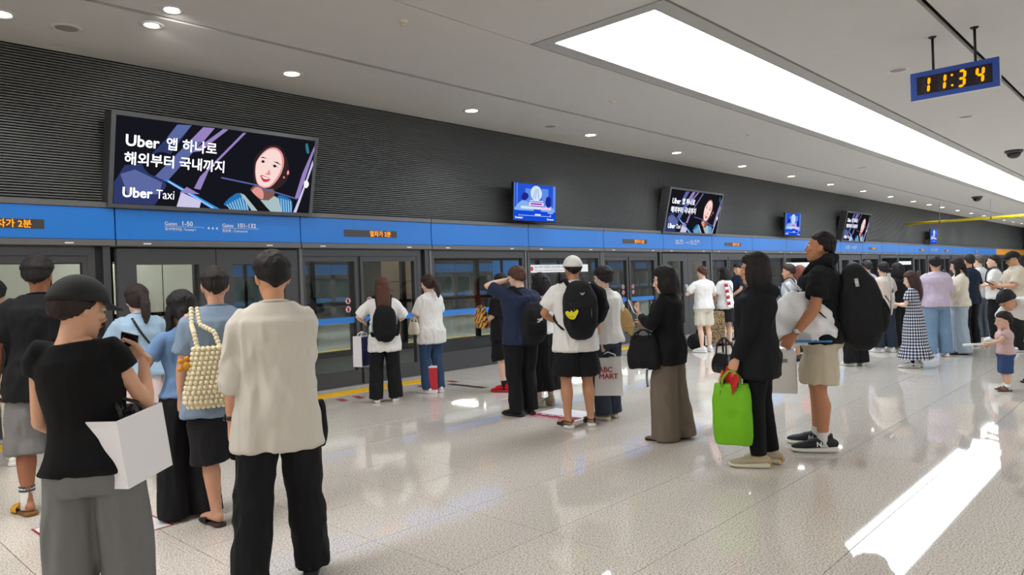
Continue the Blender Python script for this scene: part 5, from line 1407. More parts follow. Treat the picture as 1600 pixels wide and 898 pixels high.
p11 = Person('man in navy tee and black trousers raising a hand to his forehead', F(818, 648), 72, 1.67, build=1.1, voxel=V2, skin_rgb=PALE, head=(20, -14), feet=((-.11, -.02, 20), (.11, .03, 12)), L=dict(to=(-.07, .15, 1.56), pole=(-1, .5, -.1), pose='flat', palm=(.3, -.8, -.5), dir=(.8, .1, .35)), R=dict(to=(.20, .20, 1.0), pole=(.8, -.6, -.3)))
p11.hair((84, 58, 46), 'bowl', 1.05, 12); p11.top(NAVY, 'shirt', .82, .03, 0.180, .42, (0.077, 0.081), seed=30); p11.trousers(BLACKC, hem=.05, w=(.106, .080, .074), seed=31); p11.shoes('sneaker', LEATHB, RUBB)
t, bd, at, c = backpack(p11, 'black sling backpack hanging low on the navy tee', BLACK2, BLACKC, .30, .42, .14, 1.07, -.13, seed=6, straps=False, sx=.06)
strap_path(p11, [p11.bend(q) for q in ((.05, -.15, 1.26), (-.03, -.145, 1.34), (-.09, -.09, 1.44), (-.11, .0, 1.475), (-.11, .09, 1.42), (-.05, .14, 1.28), (.08, .15, 1.12), (.19, .02, 1.0), (.17, -.14, .92))], .028, .007, 'shoulder_strap', BLACKC, t, at)
b = MB(); s_ = p11.s
b.tube([np.array([.03 + .02 * k, -.335, 1.075 + .004 * k * k]) * s_ for k in range(5)], [.003, .006, .006, .004, .002], seg=6); shift(b, at); b.build('white_mark', WHITE, t, True)
text('lettering', 'NIKE', WHITE, t, tuple(np.array([.03, -.342, 1.095]) * s_ - at), .032, bold=.001)
p12 = Person('woman with a long black skirt half hidden between the navy tee and the white cap', F(851, 633), 80, 1.58, True, voxel=V2, skin_rgb=PALE, head=(10, -6), L=dict(to=(-.04, .25, 1.05), pole=(-.8, -.4, -.3)), R=dict(to=(.06, .25, 1.05), pole=(.8, -.4, -.3)))
p12.hair((28, 24, 26), 'bob', 1.0, 13); p12.top(WHITEC, 'blouse', .94, .02, 0.149, .40, (0.067, 0.070), seed=32); p12.skirt(BLACKC, 'skirt', .22, 1.05, ((1.05, .135, .105), (.88, .19, .15), (.22, .30, .25)), seed=33); p12.shoes('sneaker', mat('beige_canvas', (206, 192, 172), .8), RUBC)

p13 = Person('man in white cap and white tee with black shorts and a large black backpack', F(904, 666), 52, 1.74, build=1.08, voxel=V2, skin_rgb=(188, 136, 104), head=(4, -4), feet=((-.12, -.04, 16), (.13, .02, 4)), L=dict(to=(-.15, .26, 1.05), pole=(-.9, -.5, -.2)), R=dict(to=(.17, .27, 1.03), pole=(.9, -.5, -.2)), bare_feet=.034)
p13.hair(BLK, 'crop', 1.0, 14, hat=True); p13.cap(mat('white_cap_cloth', (226, 222, 218), .85, bump=(500, .3, .002)), True); p13.top(WHITEC, 'shirt', .76, .035, 0.198, .40, (0.082, 0.086), seed=34); p13.trousers(BLACKC, 'shorts', .52, 1.0, (.118, .126, .128), .03, seed=35); p13.shoes('sandal', mat('black_sandal_strap', (24, 24, 25), .7), RUBW, 1.0)
t, bd, at, c = backpack(p13, 'large black backpack with a yellow duck shaped charm under a white cap', BLACK2, BLACKC, .33, .50, .19, 1.19, -.13, seed=7)
b = MB(); s_ = p13.s
for x in (-.07, .07): b.tube([np.array([x * (1 + .2 * k), -.345 - .02 * math.sin(k * 3), 1.02 + .17 * k]) * s_ for k in np.linspace(0, 1, 5)], [.004] * 5, seg=6)
shift(b, at); b.build('reflective_piping', mat('piping_grey', (120, 120, 118), .4), t, True)
b = MB(); c0 = np.array([0.0, -.345, 1.335]) * s_; b.tube([c0 + [-.022, 0, .012], c0 + [-.006, 0, -.010], c0, c0 + [.006, 0, -.010], c0 + [.022, 0, .012]], [.003] * 5, seg=6); b.tube([c0 + [-.004, 0, -.012], c0 + [0, 0, .012], c0 + [.004, 0, -.012]], [.003] * 3, seg=6); shift(b, at); b.build('emblem', mat('emblem_silver', (200, 200, 200), .4, .5), t, True)
dk, dat = p13.carry('plush_charm', 'flat yellow duck shaped charm pinned on the large black backpack', 'charm', (-.115, -.37, 1.10))
out = bez([(-.065, .030), (-.045, .048), (-.02, .034), (-.005, .052), (.012, .034), (.035, .046), (.052, .058), (.062, .040), (.048, .012), (.02, -.03), (-.015, -.032), (-.045, -.008)], 4)
b = MB(); c0 = np.array([-.115, -.37, 1.13]) * s_ - dat; b.plate(out, lambda u, v, h: (c0[0] + u, c0[1] - h, c0[2] + v), .018); b.build('plush', mat('yellow_plush', (232, 214, 30), .8), dk)
b = MB(); b.tube([c0 + np.array([-.03 + .008 * k, -.02, -.004 - .010 * math.sin(k * .5)]) for k in range(7)], [.0022] * 7, seg=5); b.build('stitched_beak', mat('stitch_brown', (120, 90, 20), .8), dk)
jb = MB(); jb.tube([p13.P(q) for q in ((.16, -.14, 1.40), (.235, -.10, 1.33), (.285, -.03, 1.20), (.27, .05, 1.08), (.22, .10, 1.02))], [(.04, .05), (.062, .075), (.068, .08), (.058, .07), (.04, .05)], seg=14, dome=True)
jk, jat = p13.carry('folded_jacket', 'black jacket draped over the arm beside the large black backpack', 'jacket', (.25, .0, 1.02)); shift(jb, jat); sculpt(jb, 'jacket_cloth', BLACKC, jk, .011, 3, folds(.008, (14, 14, 9), 40))

p14 = Person('woman in loose white tee and dark jeans carrying a shoe shop bag', F(951, 653), 72, 1.62, True, voxel=V2, skin_rgb=PALE, head=(14, -4), feet=((-.10, -.02, 12), (.09, .05, 6)), L=dict(to=(-.13, -.09, .81), pole=(-.3, -.9, -.1), pose='grip'), R=dict(to=(.12, .26, 1.06), pole=(.9, -.4, -.3)))
p14.hair((34, 28, 28), 'bowl', 1.1, 15); p14.top(WHITEC, 'shirt', .86, .035, 0.176, .52, (0.081, 0.088), fold=(.013, (9, 9, 5)), seed=36); p14.trousers(DENIMD, 'jeans', .06, 1.04, (.106, .094, .090), seed=37); p14.shoes('sneaker', mat('khaki_canvas', (120, 112, 92), .8), RUBC)
t, bd = hang_bag(p14, p14.wr['L'] + np.array([.07, -.03, -.10]), 'white shop bag with red lettering beside dark jeans', .13, .40, .30, mat('white_plastic_bag', (226, 224, 224), .4), 'shopping_bag', rot=.9, handle=.05, taper=.92)
RL = mat('red_lettering', (170, 60, 60), .5)
for s__, z in (('ABC', -.20), ('MART', -.27)): text('lettering', s__, RL, t, (-.0668, .10, z), .075, (PI / 2, 0, -PI / 2), bold=.003)
fan, fat = p14.carry('straw_fan', 'round pleated straw fan bag hanging behind the loose white tee', 'fan', (.27, -.02, 1.0))
b = MB(); n_ = 26; c0 = np.array([0, 0, .0])
for i in range(n_):
    a0, a1 = [(-.9 + 2.0 * q / n_) * 1.0 for q in (i, i + 1)]; am = (a0 + a1) / 2; R_ = .26
    f = lambda a, r, y: (c0[0] + r * math.sin(a + 1.0) - .10, y, c0[2] + .02 + r * math.cos(a + 1.0) * .9)
    b.add([f(a0, .03, 0), f(am, .03, .004), f(am, R_, .016), f(a0, R_, 0)], [(0, 1, 2, 3), (3, 2, 1, 0)]); b.add([f(am, .03, .004), f(a1, .03, 0), f(a1, R_, 0), f(am, R_, .016)], [(0, 1, 2, 3), (3, 2, 1, 0)])
fan.rotation_euler = (0, 0, p14.rz + .3)
tag(b.build('pleat', mat('straw', (206, 176, 118), .8, noise=(60, .15)), fan), kind='stuff')
b = MB(); b.tube([(-.13, .008, -.02), (-.10, .008, .02), (-.02, .008, .16)], [.008, .008, .006], seg=8); b.build('fan_handle', mat('straw_dark', (170, 130, 80), .7), fan, True)

p15 = Person('woman in black cardigan and wide brown trousers holding a white phone', F(1050, 686), 102, 1.58, True, 1.04, voxel=V2, skin_rgb=PALE, head=(10, -12), feet=((-.10, .05, 6), (.10, -.05, 8)), L=dict(to=(-.12, .24, 1.25), pole=(-.7, -.5, -.6), pose='hold', palm=(.4, -.4, .6), dir=(.1, .6, .7)), R=dict(to=(.08, .28, 1.14), pole=(.9, -.4, -.4)))
p15.hair(BLK, 'bob', 1.1, 16); p15.top(cloth('black_cardigan', (25, 25, 27), 240), 'cardigan', .76, .04, 0.180, .94, (0.079, 0.053), fold=(.010, (9, 9, 5)), seed=38); p15.trousers(BROWNC, hem=.01, waist=1.02, w=(.112, .118, .122), ease=.02, fold=(.010, (9, 9, 3)), seed=39); p15.shoes('flat', BRSA, RUBB)
phone(p15, 'L', 'white phone raised by the woman in the black cardigan', PHONEW, (-.5, .3, 0), (0, .02, .0))
t, bd = hang_bag(p15, np.array([-.235, .17, 1.10]), 'black cloth shoulder bag at the hip of the black cardigan', .34, .30, .12, BLACKC, 'shoulder_bag', rot=PI / 2 - .1, soft=.012, handle=.05, taper=.7)
b = MB(); b.tube([(.0, -.05, -.36), (.01, -.055, -.44), (.0, -.05, -.52)], [(.012, .003)] * 3, seg=8); b.build('strap_end', mat('strap_grey', (130, 126, 118), .7), t, True)
# ---- the pair with green bag and big backpack --------------------------------------
p19 = Person('woman in black hoodie and black leggings with shoulder length black hair', F(1190, 726), 108, 1.645, True, 1.04, voxel=.011, skin_rgb=TAN, head=(0, -4), feet=((-.09, .03, 8), (.09, -.05, 10)), L=dict(to=(-.22, .16, .80), pole=(-.5, -.9, 0), pose='grip'), R=dict(to=(.2, .12, .85)))
p19.hair((30, 24, 24), 'bob', 1.15, 17); p19.top(BLACKC, 'hoodie', .72, .045, 0.180, .98, (0.081, 0.055), fold=(.010, (9, 9, 5)), seed=40, hood=True); p19.trousers(cloth('black_leggings', (20, 20, 22)), 'leggings', .10, w=(.099, .073, .056), ease=.006, fold=(.002, (12, 12, 9)), seed=41); p19.shoes('sneaker', SUEDE, RUBC, 1.04)
for q, sg in (('L', -1), ('R', 1)):
    fx, fy, to = p19.ft[q]; b = MB(); b.box(-.030, .030, -.112, -.085, .012, .05, 0, .006); b.build('heel_counter', RUBG, p19.o, loc=(fx * p19.s, fy * p19.s, 0), rot=(0, 0, math.radians(to) * (-1 if q == 'R' else 1)))
LIME = mat('lime_nonwoven', (112, 180, 20), .6, 0, .3, bump=(180, .2, .003))
gt, gb = hang_bag(p19, p19.wr['L'] + np.array([0, .045, -.10]), 'bright lime green tote bag full of snack packets', .30, .46, .17, LIME, 'green_tote_bag', 'bag', rot=PI / 2, soft=.006, handle=.09, taper=.94)
SN = [mat('snack_red', (190, 40, 44), .25), mat('snack_black', (30, 26, 28), .2), mat('snack_white', (224, 220, 216), .3), mat('snack_orange', (220, 120, 40), .25)]
for i, (x, y, z, rx, ry, rz, k) in enumerate(((-.06, .02, .60, .2, .1, .3, 2), (.06, .0, .62, -.1, .3, -.4, 1), (-.02, -.03, .655, .3, -.3, .5, 0), (.07, .03, .665, 0, .4, -.3, 3), (.02, .02, .70, .2, -.2, 1.0, 0))):
    pk, pat = p19.carry('snack_packet', ['white foil snack packet low in the lime tote', 'black snack packet in the mouth of the lime tote', 'red snack packet leaning out of the lime tote', 'orange snack packet at the rim of the lime tote', 'red snack packet topmost in the lime tote'][i], 'snack', np.array([p19.wr['L'][0] + y, p19.wr['L'][1] + .045 + x, z + .035]))
    b = MB(); b.tube([(0, 0, -.075), (0, 0, -.068), (0, 0, 0), (0, 0, .068), (0, 0, .075)], [(.05, .002), (.051, .006), (.052, .026), (.051, .006), (.05, .002)], seg=16); b.build('foil', SN[k], pk, True); MB().box(-.028, .028, -.0265, -.0245, -.02, .025).build('print_patch', SN[(k + 2) % 4], pk)
    pk.rotation_euler = (rx, ry, p19.rz + rz)
t, bd = hang_bag(p19, np.array([.06, .27, 1.02]), 'glossy black leather handbag in front of the black hoodie', .30, .16, .12, LEATHB, 'handbag', rot=.8, soft=.003, handle=.12, taper=.75)

p20 = Person('tall man in black tee and beige shorts with a huge backpack', F(1290, 701), 106, 1.83, build=1.12, voxel=.011, skin_rgb=(190, 132, 98), head=(-4, 8), feet=((-.11, .02, 14), (.11, .08, 6)), L=dict(to=(-.30, .17, .92), pole=(-.35, -1, -.05), pose='hold', palm=(.8, .1, -.3)), R=dict(to=(.16, .30, 1.02), pole=(.6, -.7, -.2), pose='grip'))
p20.hair((28, 24, 24), 'crop', .9, 18); p20.top(BLACKC, 'shirt', .84, .03, 0.171, .38, (0.079, 0.081), seed=42); p20.trousers(BEIGE, 'shorts', .53, 1.0, (.114, .122, .124), .025, fold=(.009, (10, 10, 5)), seed=43); p20.shoes('sneaker', mat('black_mesh', (26, 28, 32), .7), RUBW, 1.12); p20.socks(cloth('white_sock_cotton', (224, 222, 218)), .155)
p20.band('L', mat('steel_bracelet', (188, 180, 170), .3, .8), .033, .024, 'wristwatch', mat('watch_white', (230, 228, 222), .2), .88)
b = MB(); b.tube([p20.P(q) for q in ((-.06, .09, 1.36), (-.115, .03, 1.43), (-.10, -.06, 1.475), (0, -.10, 1.49), (.10, -.06, 1.475), (.115, .03, 1.43), (.06, .09, 1.36))], [.045, .052, .052, .05, .052, .052, .045], seg=12, xref=(0, 0, 1), dome=True)
npw, nat = p20.carry('neck_scarf', 'black scarf bunched round the neck of the tall man in beige shorts', 'scarf', (0, 0, 1.42)); shift(b, nat); sculpt(b, 'scarf_cloth', BLACKC, npw, .012, 2, folds(.008, (14, 14, 10), 44))
bt, bd, at, c = backpack(p20, 'huge bulging black travel backpack on the tall man in beige shorts', BLACK2, BLACKC, .34, .52, .29, 1.13, -.10, seed=8, droop=.04)
b = MB(); s_ = p20.s
b.tube([np.array([x, -.50, 1.22 + .03 * math.sin(i * 2)]) * s_ for i, x in enumerate(np.linspace(-.14, .14, 7))], [.007] * 7, seg=6); shift(b, at); b.build('side_zip', mat('zip_grey', (70, 70, 74), .4), bt, True)
b = MB(); b.tube([np.array([-.178, -.26, 1.33]) * s_, np.array([-.186, -.27, 1.27]) * s_], [(.004, .014)] * 2, seg=8, xref=(1, 0, 0)); shift(b, at); b.build('logo_tab', mat('emblem_silver', (200, 200, 200), .4, .5), bt, True)
b = MB(); b.tube([np.array([-.02, -.478, 1.36]) * s_, np.array([-.02, -.50, 1.18]) * s_, np.array([0, -.485, 1.06]) * s_], [(.10, .012), (.11, .016), (.08, .010)], seg=14, exp=3); shift(b, at); b.build('white_cover_panel', mat('white_panel', (216, 214, 212), .5), bt, True)
b = MB(); pl = [(-.19, .16, 1.22), (-.19, .16, 1.15), (-.185, .14, 1.05), (-.18, .11, .95), (-.175, .10, .88)]
b.tube([np.array(q) * s_ for q in pl], [(.045, .09), (.075, .16), (.085, .22), (.085, .25), (.05, .22)], xref=(1, 0, 0), seg=24, dome=True)
wt, wat = p20.carry('plastic_bag', 'crumpled white plastic carrier bag clutched under a bare arm above beige shorts', 'bag', (-.21, .18, .90)); shift(b, wat)
sculpt(b, 'bag_film', mat('white_film', (238, 238, 238), .42), wt, .010, 2, folds(.020, (9, 9, 9), 50, .8))
b = MB(); b.tube([np.array(q) * s_ - wat for q in ((-.20, .20, 1.24), (-.21, .25, 1.31), (-.205, .20, 1.34), (-.20, .12, 1.25))], [(.004, .012)] * 4, seg=8); b.build('carrier_handle', mat('white_film', (238, 238, 238), .42), wt, True)
b = MB(); b.tube([np.array([-.19, y, .862 + .015 * abs(y - .12)]) * s_ - wat for y in np.linspace(-.08, .26, 6)], [(.06, .012)] * 6, seg=10, dome=True); b.build('blue_print', mat('blue_print_film', (60, 140, 206), .4), wt, True)
t, bd = hang_bag(p20, np.array([.10, .36, .95]), 'large pale paper shopping bag hanging behind the knees of the tall man in beige shorts', .17, .37, .34, mat('pale_bag_paper', (214, 210, 204), .45), 'shopping_bag', rot=.05, handle=.20, taper=.96, handles=2)
MB().box(-.0865, -.084, -.10, .10, -.30, -.27).build('print_line', mat('print_grey', (120, 116, 112), .5), t)
for q, sg in (('L', -1), ('R', 1)):
    fx, fy, to = p20.ft[q]; a_ = math.radians(to) * (-1 if q == 'R' else 1); s_ = p20.s
    text('shoe_mark', 'N', mat('emblem_silver', (200, 200, 200), .4, .5), p20.o, ((fx - .058 * math.cos(a_) - .03 * math.sin(a_)) * s_, (fy - .058 * math.sin(a_) + .045 * math.cos(a_)) * s_, .055), .055, (PI / 2 - .25, 0, -PI / 2 + a_), bold=.002, ext=.002)
# ---- farther down the platform -------------------------------------------------------
p16 = Person('man in white tee, beige shorts and white sneakers holding a phone up', F(1102, 550), 62, 1.66, voxel=V3, skin_rgb=PALE, head=(10, -8), feet=((-.11, -.05, 20), (.12, .03, 6)), L=dict(to=(-.16, .26, 1.20), pole=(-.8, -.5, -.4), pose='hold', dir=(.1, .5, .8)), R=dict(to=(.14, .24, 1.05), pole=(.9, -.4, -.3)))
p16.hair((76, 46, 40), 'short', 1.1, 19); p16.top(WHITEC, 'shirt', .86, .03, 0.171, .42, (0.076, 0.079), seed=45); p16.trousers(BEIGE2, 'shorts', .54, w=(.108, .116, .116), ease=.02, seed=46); p16.shoes('sneaker', WHITEL, RUBW, 1.08)
phone(p16, 'L', 'phone held up by the man in white tee and beige shorts')
x_, y_ = F(1088, 547)
t = thing('duffel_bag', 'black duffel bag slumped on the floor behind white sneakers', 'bag', (x_, y_, 0), .4)
b = MB(); b.tube([(-.2, 0, .17), (-.1, 0, .18), (.1, 0, .18), (.2, 0, .16)], [.12, .17, .17, .11], seg=18, xref=(0, 1, 0), dome=True); sculpt(b, 'bag_body', BLACKC, t, .02, 3, folds(.012, (6, 6, 6), 51)); b = MB(); b.tube([(-.1, -.02, .32), (-.06, -.03, .42), (.06, -.03, .42), (.1, -.02, .32)], [.012] * 4, seg=8); b.build('handle', BLACK2, t, True)
x_, y_ = F(1105, 549)
t = thing('carrier_bag', 'small white and red carrier bag on the floor between white sneakers', 'bag', (x_ + .12, y_ + .05, 0), .5); MB().box(-.1, .1, -.05, .05, .0, .12, 0, .008).build('red_base', mat('red_paper', (196, 36, 48), .5), t); MB().box(-.098, .098, -.048, .048, .12, .30, 0, .008).build('white_upper', WHITE, t)
p17 = Person('woman in white tee and black skirt with a red striped panel down her back', F(1136, 539), 76, 1.64, True, voxel=V3, skin_rgb=PALE, head=(8, -8), L=dict(to=(-.05, .25, 1.08), pole=(-.8, -.4, -.3)), R=dict(to=(.1, .26, 1.02), pole=(.9, -.4, -.3)))
p17.hair((32, 24, 26), 'bob', 1.0, 20); p17.top(WHITEC, 'shirt', .80, .035, 0.176, .48, (0.079, 0.083), seed=47); p17.skirt(BLACKC, 'skirt', .52, 1.02, ((1.02, .14, .11), (.88, .185, .14), (.52, .195, .155)), seed=48); p17.shoes('flat', BRSA, RUBB)
strap_path(p17, [p17.bend(q) for q in ((-.07, -.115, 1.42), (.02, -.155, 1.25), (.13, -.15, 1.05))], .008, .004, 'crossbody_strap', LEATHB, p17.o)
tw, tat = p17.carry('striped_towel', 'white towel with red stripes hanging over the shoulder of the black skirt woman', 'towel', (-.14, -.16, .85))
for k in range(9):
    z0 = 1.42 - k * .066; b = MB(); b.tube([p17.P((-.14 + .006 * k, -.148 - .004 * k, z0)), p17.P((-.137 + .006 * k, -.150 - .004 * k, z0 - .064))], [(.052, .010)] * 2, seg=10, exp=3); shift(b, tat); b.build('stripe', cloth('towel_red', (180, 34, 52)) if k % 2 else WHITEC, tw, True)
x_, y_ = F(1119, 541)
sc = thing('suitcase', 'leopard print suitcase standing behind the black skirt', 'suitcase', (x_, y_ + .05, 0), -.5)
leo = mat('leopard_shell', (128, 104, 70), .5); nt = leo.node_tree; tc = nt.nodes.new('ShaderNodeTexCoord'); vo = nt.nodes.new('ShaderNodeTexVoronoi'); vo.inputs['Scale'].default_value = 26
cr = nt.nodes.new('ShaderNodeValToRGB'); cr.color_ramp.interpolation = 'CONSTANT'; cr.color_ramp.elements[0].color = srgb((64, 48, 34)); cr.color_ramp.elements[1].position = .42; cr.color_ramp.elements[1].color = srgb((146, 122, 84)); nt.links.new(tc.outputs['Object'], vo.inputs['Vector']); nt.links.new(vo.outputs['Distance'], cr.inputs[0]); nt.links.new(cr.outputs[0], nt.nodes['Principled BSDF'].inputs['Base Color'])
def suitcase(t, w, d, h, m):
    b = MB(); b.tube([(0, 0, .07), (0, 0, .10), (0, 0, h - .05), (0, 0, h)], [(w / 2 * .92, d / 2 * .9), (w / 2, d / 2), (w / 2, d / 2), (w / 2 * .92, d / 2 * .88)], seg=28, exp=5); b.build('shell', m, t, False)
    b = MB(); b.tube([(0, 0, .5 * h - .006), (0, 0, .5 * h + .006)], [(w / 2 + .003, d / 2 + .003)] * 2, seg=28, exp=5); b.build('zip_band', BLACKM, t)
    for x in (-w * .38, w * .38):
        for y in (-d * .34, d * .34):
            b = MB(); b.tube([(x - .012, y, .03), (x + .012, y, .03)], [.03, .03], xref=(0, 1, 0), seg=14); b.build('wheel', BLACKM, t, True)
    b = MB(); b.tube([(-w * .25, d * .3, h - .01), (-w * .25, d * .3, h + .12), (w * .25, d * .3, h + .12), (w * .25, d * .3, h - .01)], [.011] * 4, seg=8); b.build('pull_handle', GREY, t, True)
suitcase(sc, .46, .28, .74, leo)
p18 = Person('man in dark navy polo and trousers with hands clasped, facing the queue', F(1157, 531), 158, 1.74, voxel=V3, skin_rgb=TAN, head=(10, -14), L=dict(to=(-.03, .25, .98), pole=(-.9, -.3, -.3), pose='hold'), R=dict(to=(.05, .26, .98), pole=(.9, -.3, -.3), pose='hold'))
p18.hair(BLK, 'short', 1.0, 21); p18.top(NAVYD, 'shirt', .84, .02, 0.162, .38, (0.071, 0.074), seed=49); p18.trousers(NAVYD, hem=.04, w=(.098, .078, .074), seed=50); p18.shoes('flat', LEATHB, RUBB)
p21 = Person('person in pale grey tee and grey shorts with a black and orange backpack', F(1238, 565), 100, 1.62, voxel=V3, skin_rgb=TAN, head=(0, -6), feet=((-.10, .06, 6), (.10, -.08, 8)))
p21.hair((50, 40, 38), 'short', 1.0, 22); p21.top(cloth('pale_grey', (190, 196, 204)), 'shirt', .82, .03, 0.167, .42, (0.076, 0.079), seed=51); p21.trousers(cloth('mid_grey', (158, 164, 172)), 'shorts', .50, w=(.108, .116, .116), ease=.02, seed=52); p21.shoes('sneaker', GREYS, RUBB)
t, bd, at, c = backpack(p21, 'black backpack with orange cords between the hoodie and the tall man in beige shorts', BLACK2, NAVYD, .30, .42, .18, 1.16, -.12, seed=9, voxel=.02)
b = MB()
for k in range(4): b.tube([np.array([-.10 + .2 * (k % 2), -.315, 1.26 - .07 * k]) * p21.s - at, np.array([.10 - .2 * (k % 2), -.32, 1.19 - .07 * k]) * p21.s - at], [.008, .008], seg=6)
tag(b.build('bungee_cord', mat('orange_cord', (216, 96, 40), .6), t, True), kind='stuff')
p22 = Person('woman with reddish hair and coral top beyond the grey tee', F(1253, 552), 80, 1.60, True, voxel=V3, skin_rgb=PALE)
p22.hair((120, 66, 50), 'bob', 1.0, 23); p22.top(cloth('coral', (210, 88, 84)), 'shirt', .84, sleeve=.4, seed=53); p22.trousers(BLACK2, hem=.04, seed=54); p22.shoes('sneaker', WHITEL, RUBW)
p23 = Person('person in beige top and dark jeans with white sneakers behind the gingham dress', F(1384, 550), 50, 1.60, True, voxel=V3, skin_rgb=PALE, feet=((-.12, .03, 20), (.12, .0, 8)), L=dict(to=(-.1, .25, 1.05), pole=(-.8, -.4, -.3)), R=dict(to=(.1, .25, 1.05), pole=(.8, -.4, -.3)))
p23.hair((30, 26, 26), 'bowl', 1.1, 24); p23.top(cloth('oat', (206, 192, 180)), 'shirt', .84, .03, 0.171, .45, (0.076, 0.079), seed=55); p23.trousers(cloth('ink_denim', (48, 56, 70)), 'jeans', .10, w=(.108, .104, .104), seed=56); p23.shoes('sneaker', WHITEL, RUBW, 1.05)
p23b = Person('person all in black standing between dark jeans and the gingham dress', F(1405, 544), 70, 1.58, True, voxel=V3, skin_rgb=PALE)
p23b.hair(BLK, 'bob', 1.0, 25); p23b.top(BLACKC, 'shirt', .80, .03, 0.171, .9, (0.076, 0.053), seed=57); p23b.trousers(BLACK2, hem=.04, w=(.108, .11, .11), seed=58); p23b.shoes('flat', mat('beige_canvas', (206, 192, 172), .8), RUBC)
pg = Person('person in wide black trousers half hidden behind the huge backpack', F(1337, 571), 60, 1.60, voxel=V3, skin_rgb=TAN)
pg.hair((36, 30, 32), 'short', 1.0, 26); pg.top(BLACKC, 'shirt', .80, .03, 0.171, .42, seed=59); pg.trousers(BLACKC, hem=.05, w=(.108, .112, .118), seed=60); pg.shoes('sneaker', WHITEL, RUBW)
pd = Person('person in lilac grey shirt beyond the huge backpack', F(1358, 538), 60, 1.66, voxel=V3, skin_rgb=PALE)
pd.hair((48, 40, 42), 'short', 1.0, 27); pd.top(cloth('lilac_grey', (176, 172, 190)), 'shirt', .82, sleeve=.45, seed=61); pd.trousers(NAVYD, hem=.04, seed=62); pd.shoes('sneaker', GREYS, RUBW)
GING = gingham('gingham_cotton')
p24 = Person('girl in black and white gingham dress with brown hair and white shoes', F(1430, 574), 92, 1.42, True, 1.06, voxel=.013, skin_rgb=PALE, head=(0, -16), feet=((-.09, .02, 10), (.10, .0, 8)), L=dict(to=(-.10, .29, 1.16), pole=(-.6, -.6, -.5), pose='hold', dir=(.2, .7, .5)), R=dict(to=(.06, .28, 1.14), pole=(.8, -.4, -.5)))
p24.hair((62, 38, 36), 'long', 1.1, 28, .26); p24.top(GING, 'bodice', 1.0, .016, 0.135, .36, (0.074, 0.081), fold=(.004, (12, 12, 8)), seed=63); p24.skirt(GING, 'dress_skirt', .17, 1.04, ((1.04, .145, .115), (.90, .19, .155), (.52, .23, .19), (.44, .225, .19), (.40, .25, .21), (.17, .315, .27)), fold=(.013, (13, 13, 1.2)), seed=64); p24.shoes('sneaker', WHITEL, RUBW, 1.12); p24.socks(BLACKC, .15)
phone(p24, 'L', 'phone held by the girl in the gingham dress')
p25 = Person('man in lilac shirt and blue jeans seen from behind beside a pink suitcase', F(1466, 557), 40, 1.66, build=1.06, voxel=.015, skin_rgb=TAN, head=(-10, -6), feet=((-.13, 0, 10), (.13, .02, 10)), L=dict(to=(-.12, .25, 1.02), pole=(-.9, -.4, -.3)), R=dict(to=(.12, .25, 1.02), pole=(.9, -.4, -.3)))
p25.hair(BLK, 'short', 1.15, 29); p25.top(LILAC, 'shirt', .86, .04, 0.184, .60, (0.084, 0.084), seed=65); p25.trousers(DENIML, 'jeans', .06, 1.04, (.112, .104, .10), seed=66); p25.shoes('sneaker', WHITEL, RUBW)
x_, y_ = F(1487, 549)
suitcase(thing('suitcase', 'dusty pink suitcase between blue jeans and pale jeans', 'suitcase', (x_ + .1, y_, 0), .3), .36, .26, .62, mat('dusty_pink_shell', (196, 120, 120), .5))
p26 = Person('woman in cream cardigan and pale jeans with long dark hair', F(1502, 553), 112, 1.62, True, voxel=.015, skin_rgb=PALE, head=(0, -14), L=dict(to=(-.08, .27, 1.22), pole=(-.8, -.4, -.5), pose='hold'), R=dict(to=(.08, .27, 1.2), pole=(.8, -.4, -.5), pose='hold'))
p26.hair((34, 26, 26), 'front', 1.05, 30, .34); p26.top(CREAM, 'cardigan', .86, .04, 0.171, .92, (0.079, 0.058), fold=(.011, (10, 10, 6)), seed=67); p26.trousers(DENIMP, 'jeans', .03, 1.04, (.108, .112, .118), seed=68); p26.shoes('flat', LEATHB, RUBB, 1.1)
p26b = Person('person in dark navy top beyond the cream cardigan', F(1517, 541), 60, 1.70, voxel=V3, skin_rgb=TAN)
p26b.hair((44, 38, 38), 'short', 1.0, 31); p26b.top(NAVYD, 'shirt', .80, sleeve=.45, seed=69); p26b.trousers(BLACKC, hem=.04, seed=70); p26b.shoes('sneaker', GREYS, RUBW)
p27 = Person('person in white tee with black backpack straps facing the doors far off', F(1556, 532), 100, 1.68, voxel=V3, skin_rgb=PALE, L=dict(to=(-.12, .28, 1.1), pole=(-.7, -.5, -.4)))
p27.hair((40, 32, 30), 'short', 1.0, 32); p27.top(WHITEC, 'shirt', .84, .03, 0.171, .45, seed=71); p27.trousers(BLACKC, hem=.06, w=(.11, .11, .11), seed=72); p27.shoes('sneaker', WHITEL, RUBW)
backpack(p27, 'black backpack on the far white tee beyond the beige tee', BLACKC, BLACK2, .30, .42, .15, 1.18, -.12, pocket=False, seed=10, voxel=.02)
p27b = Person('person in pale shirt far off between the cream cardigan and the black cap', F(1533, 529), 70, 1.70, voxel=V3, skin_rgb=PALE)
p27b.hair((90, 84, 80), 'short', 1.0, 33); p27b.top(cloth('pale_shirt', (214, 216, 220)), 'shirt', .84, sleeve=.45, seed=73); p27b.trousers(cloth('slate', (92, 100, 112)), hem=.04, seed=74); p27b.shoes('sneaker', GREYS, RUBW)
kid = Person('small child with black hair beyond the pink floral trunk', F(1536, 524), 200, 1.16, True, 1.05, voxel=V3, skin_rgb=PALE, hs=1.35)
kid.hair(BLK, 'bob', 1.1, 34); kid.top(cloth('mint', (190, 214, 212)), 'shirt', .84, sleeve=.42, seed=75); kid.trousers(BEIGE2, hem=.1, seed=76); kid.shoes('sneaker', WHITEL, RUBW)
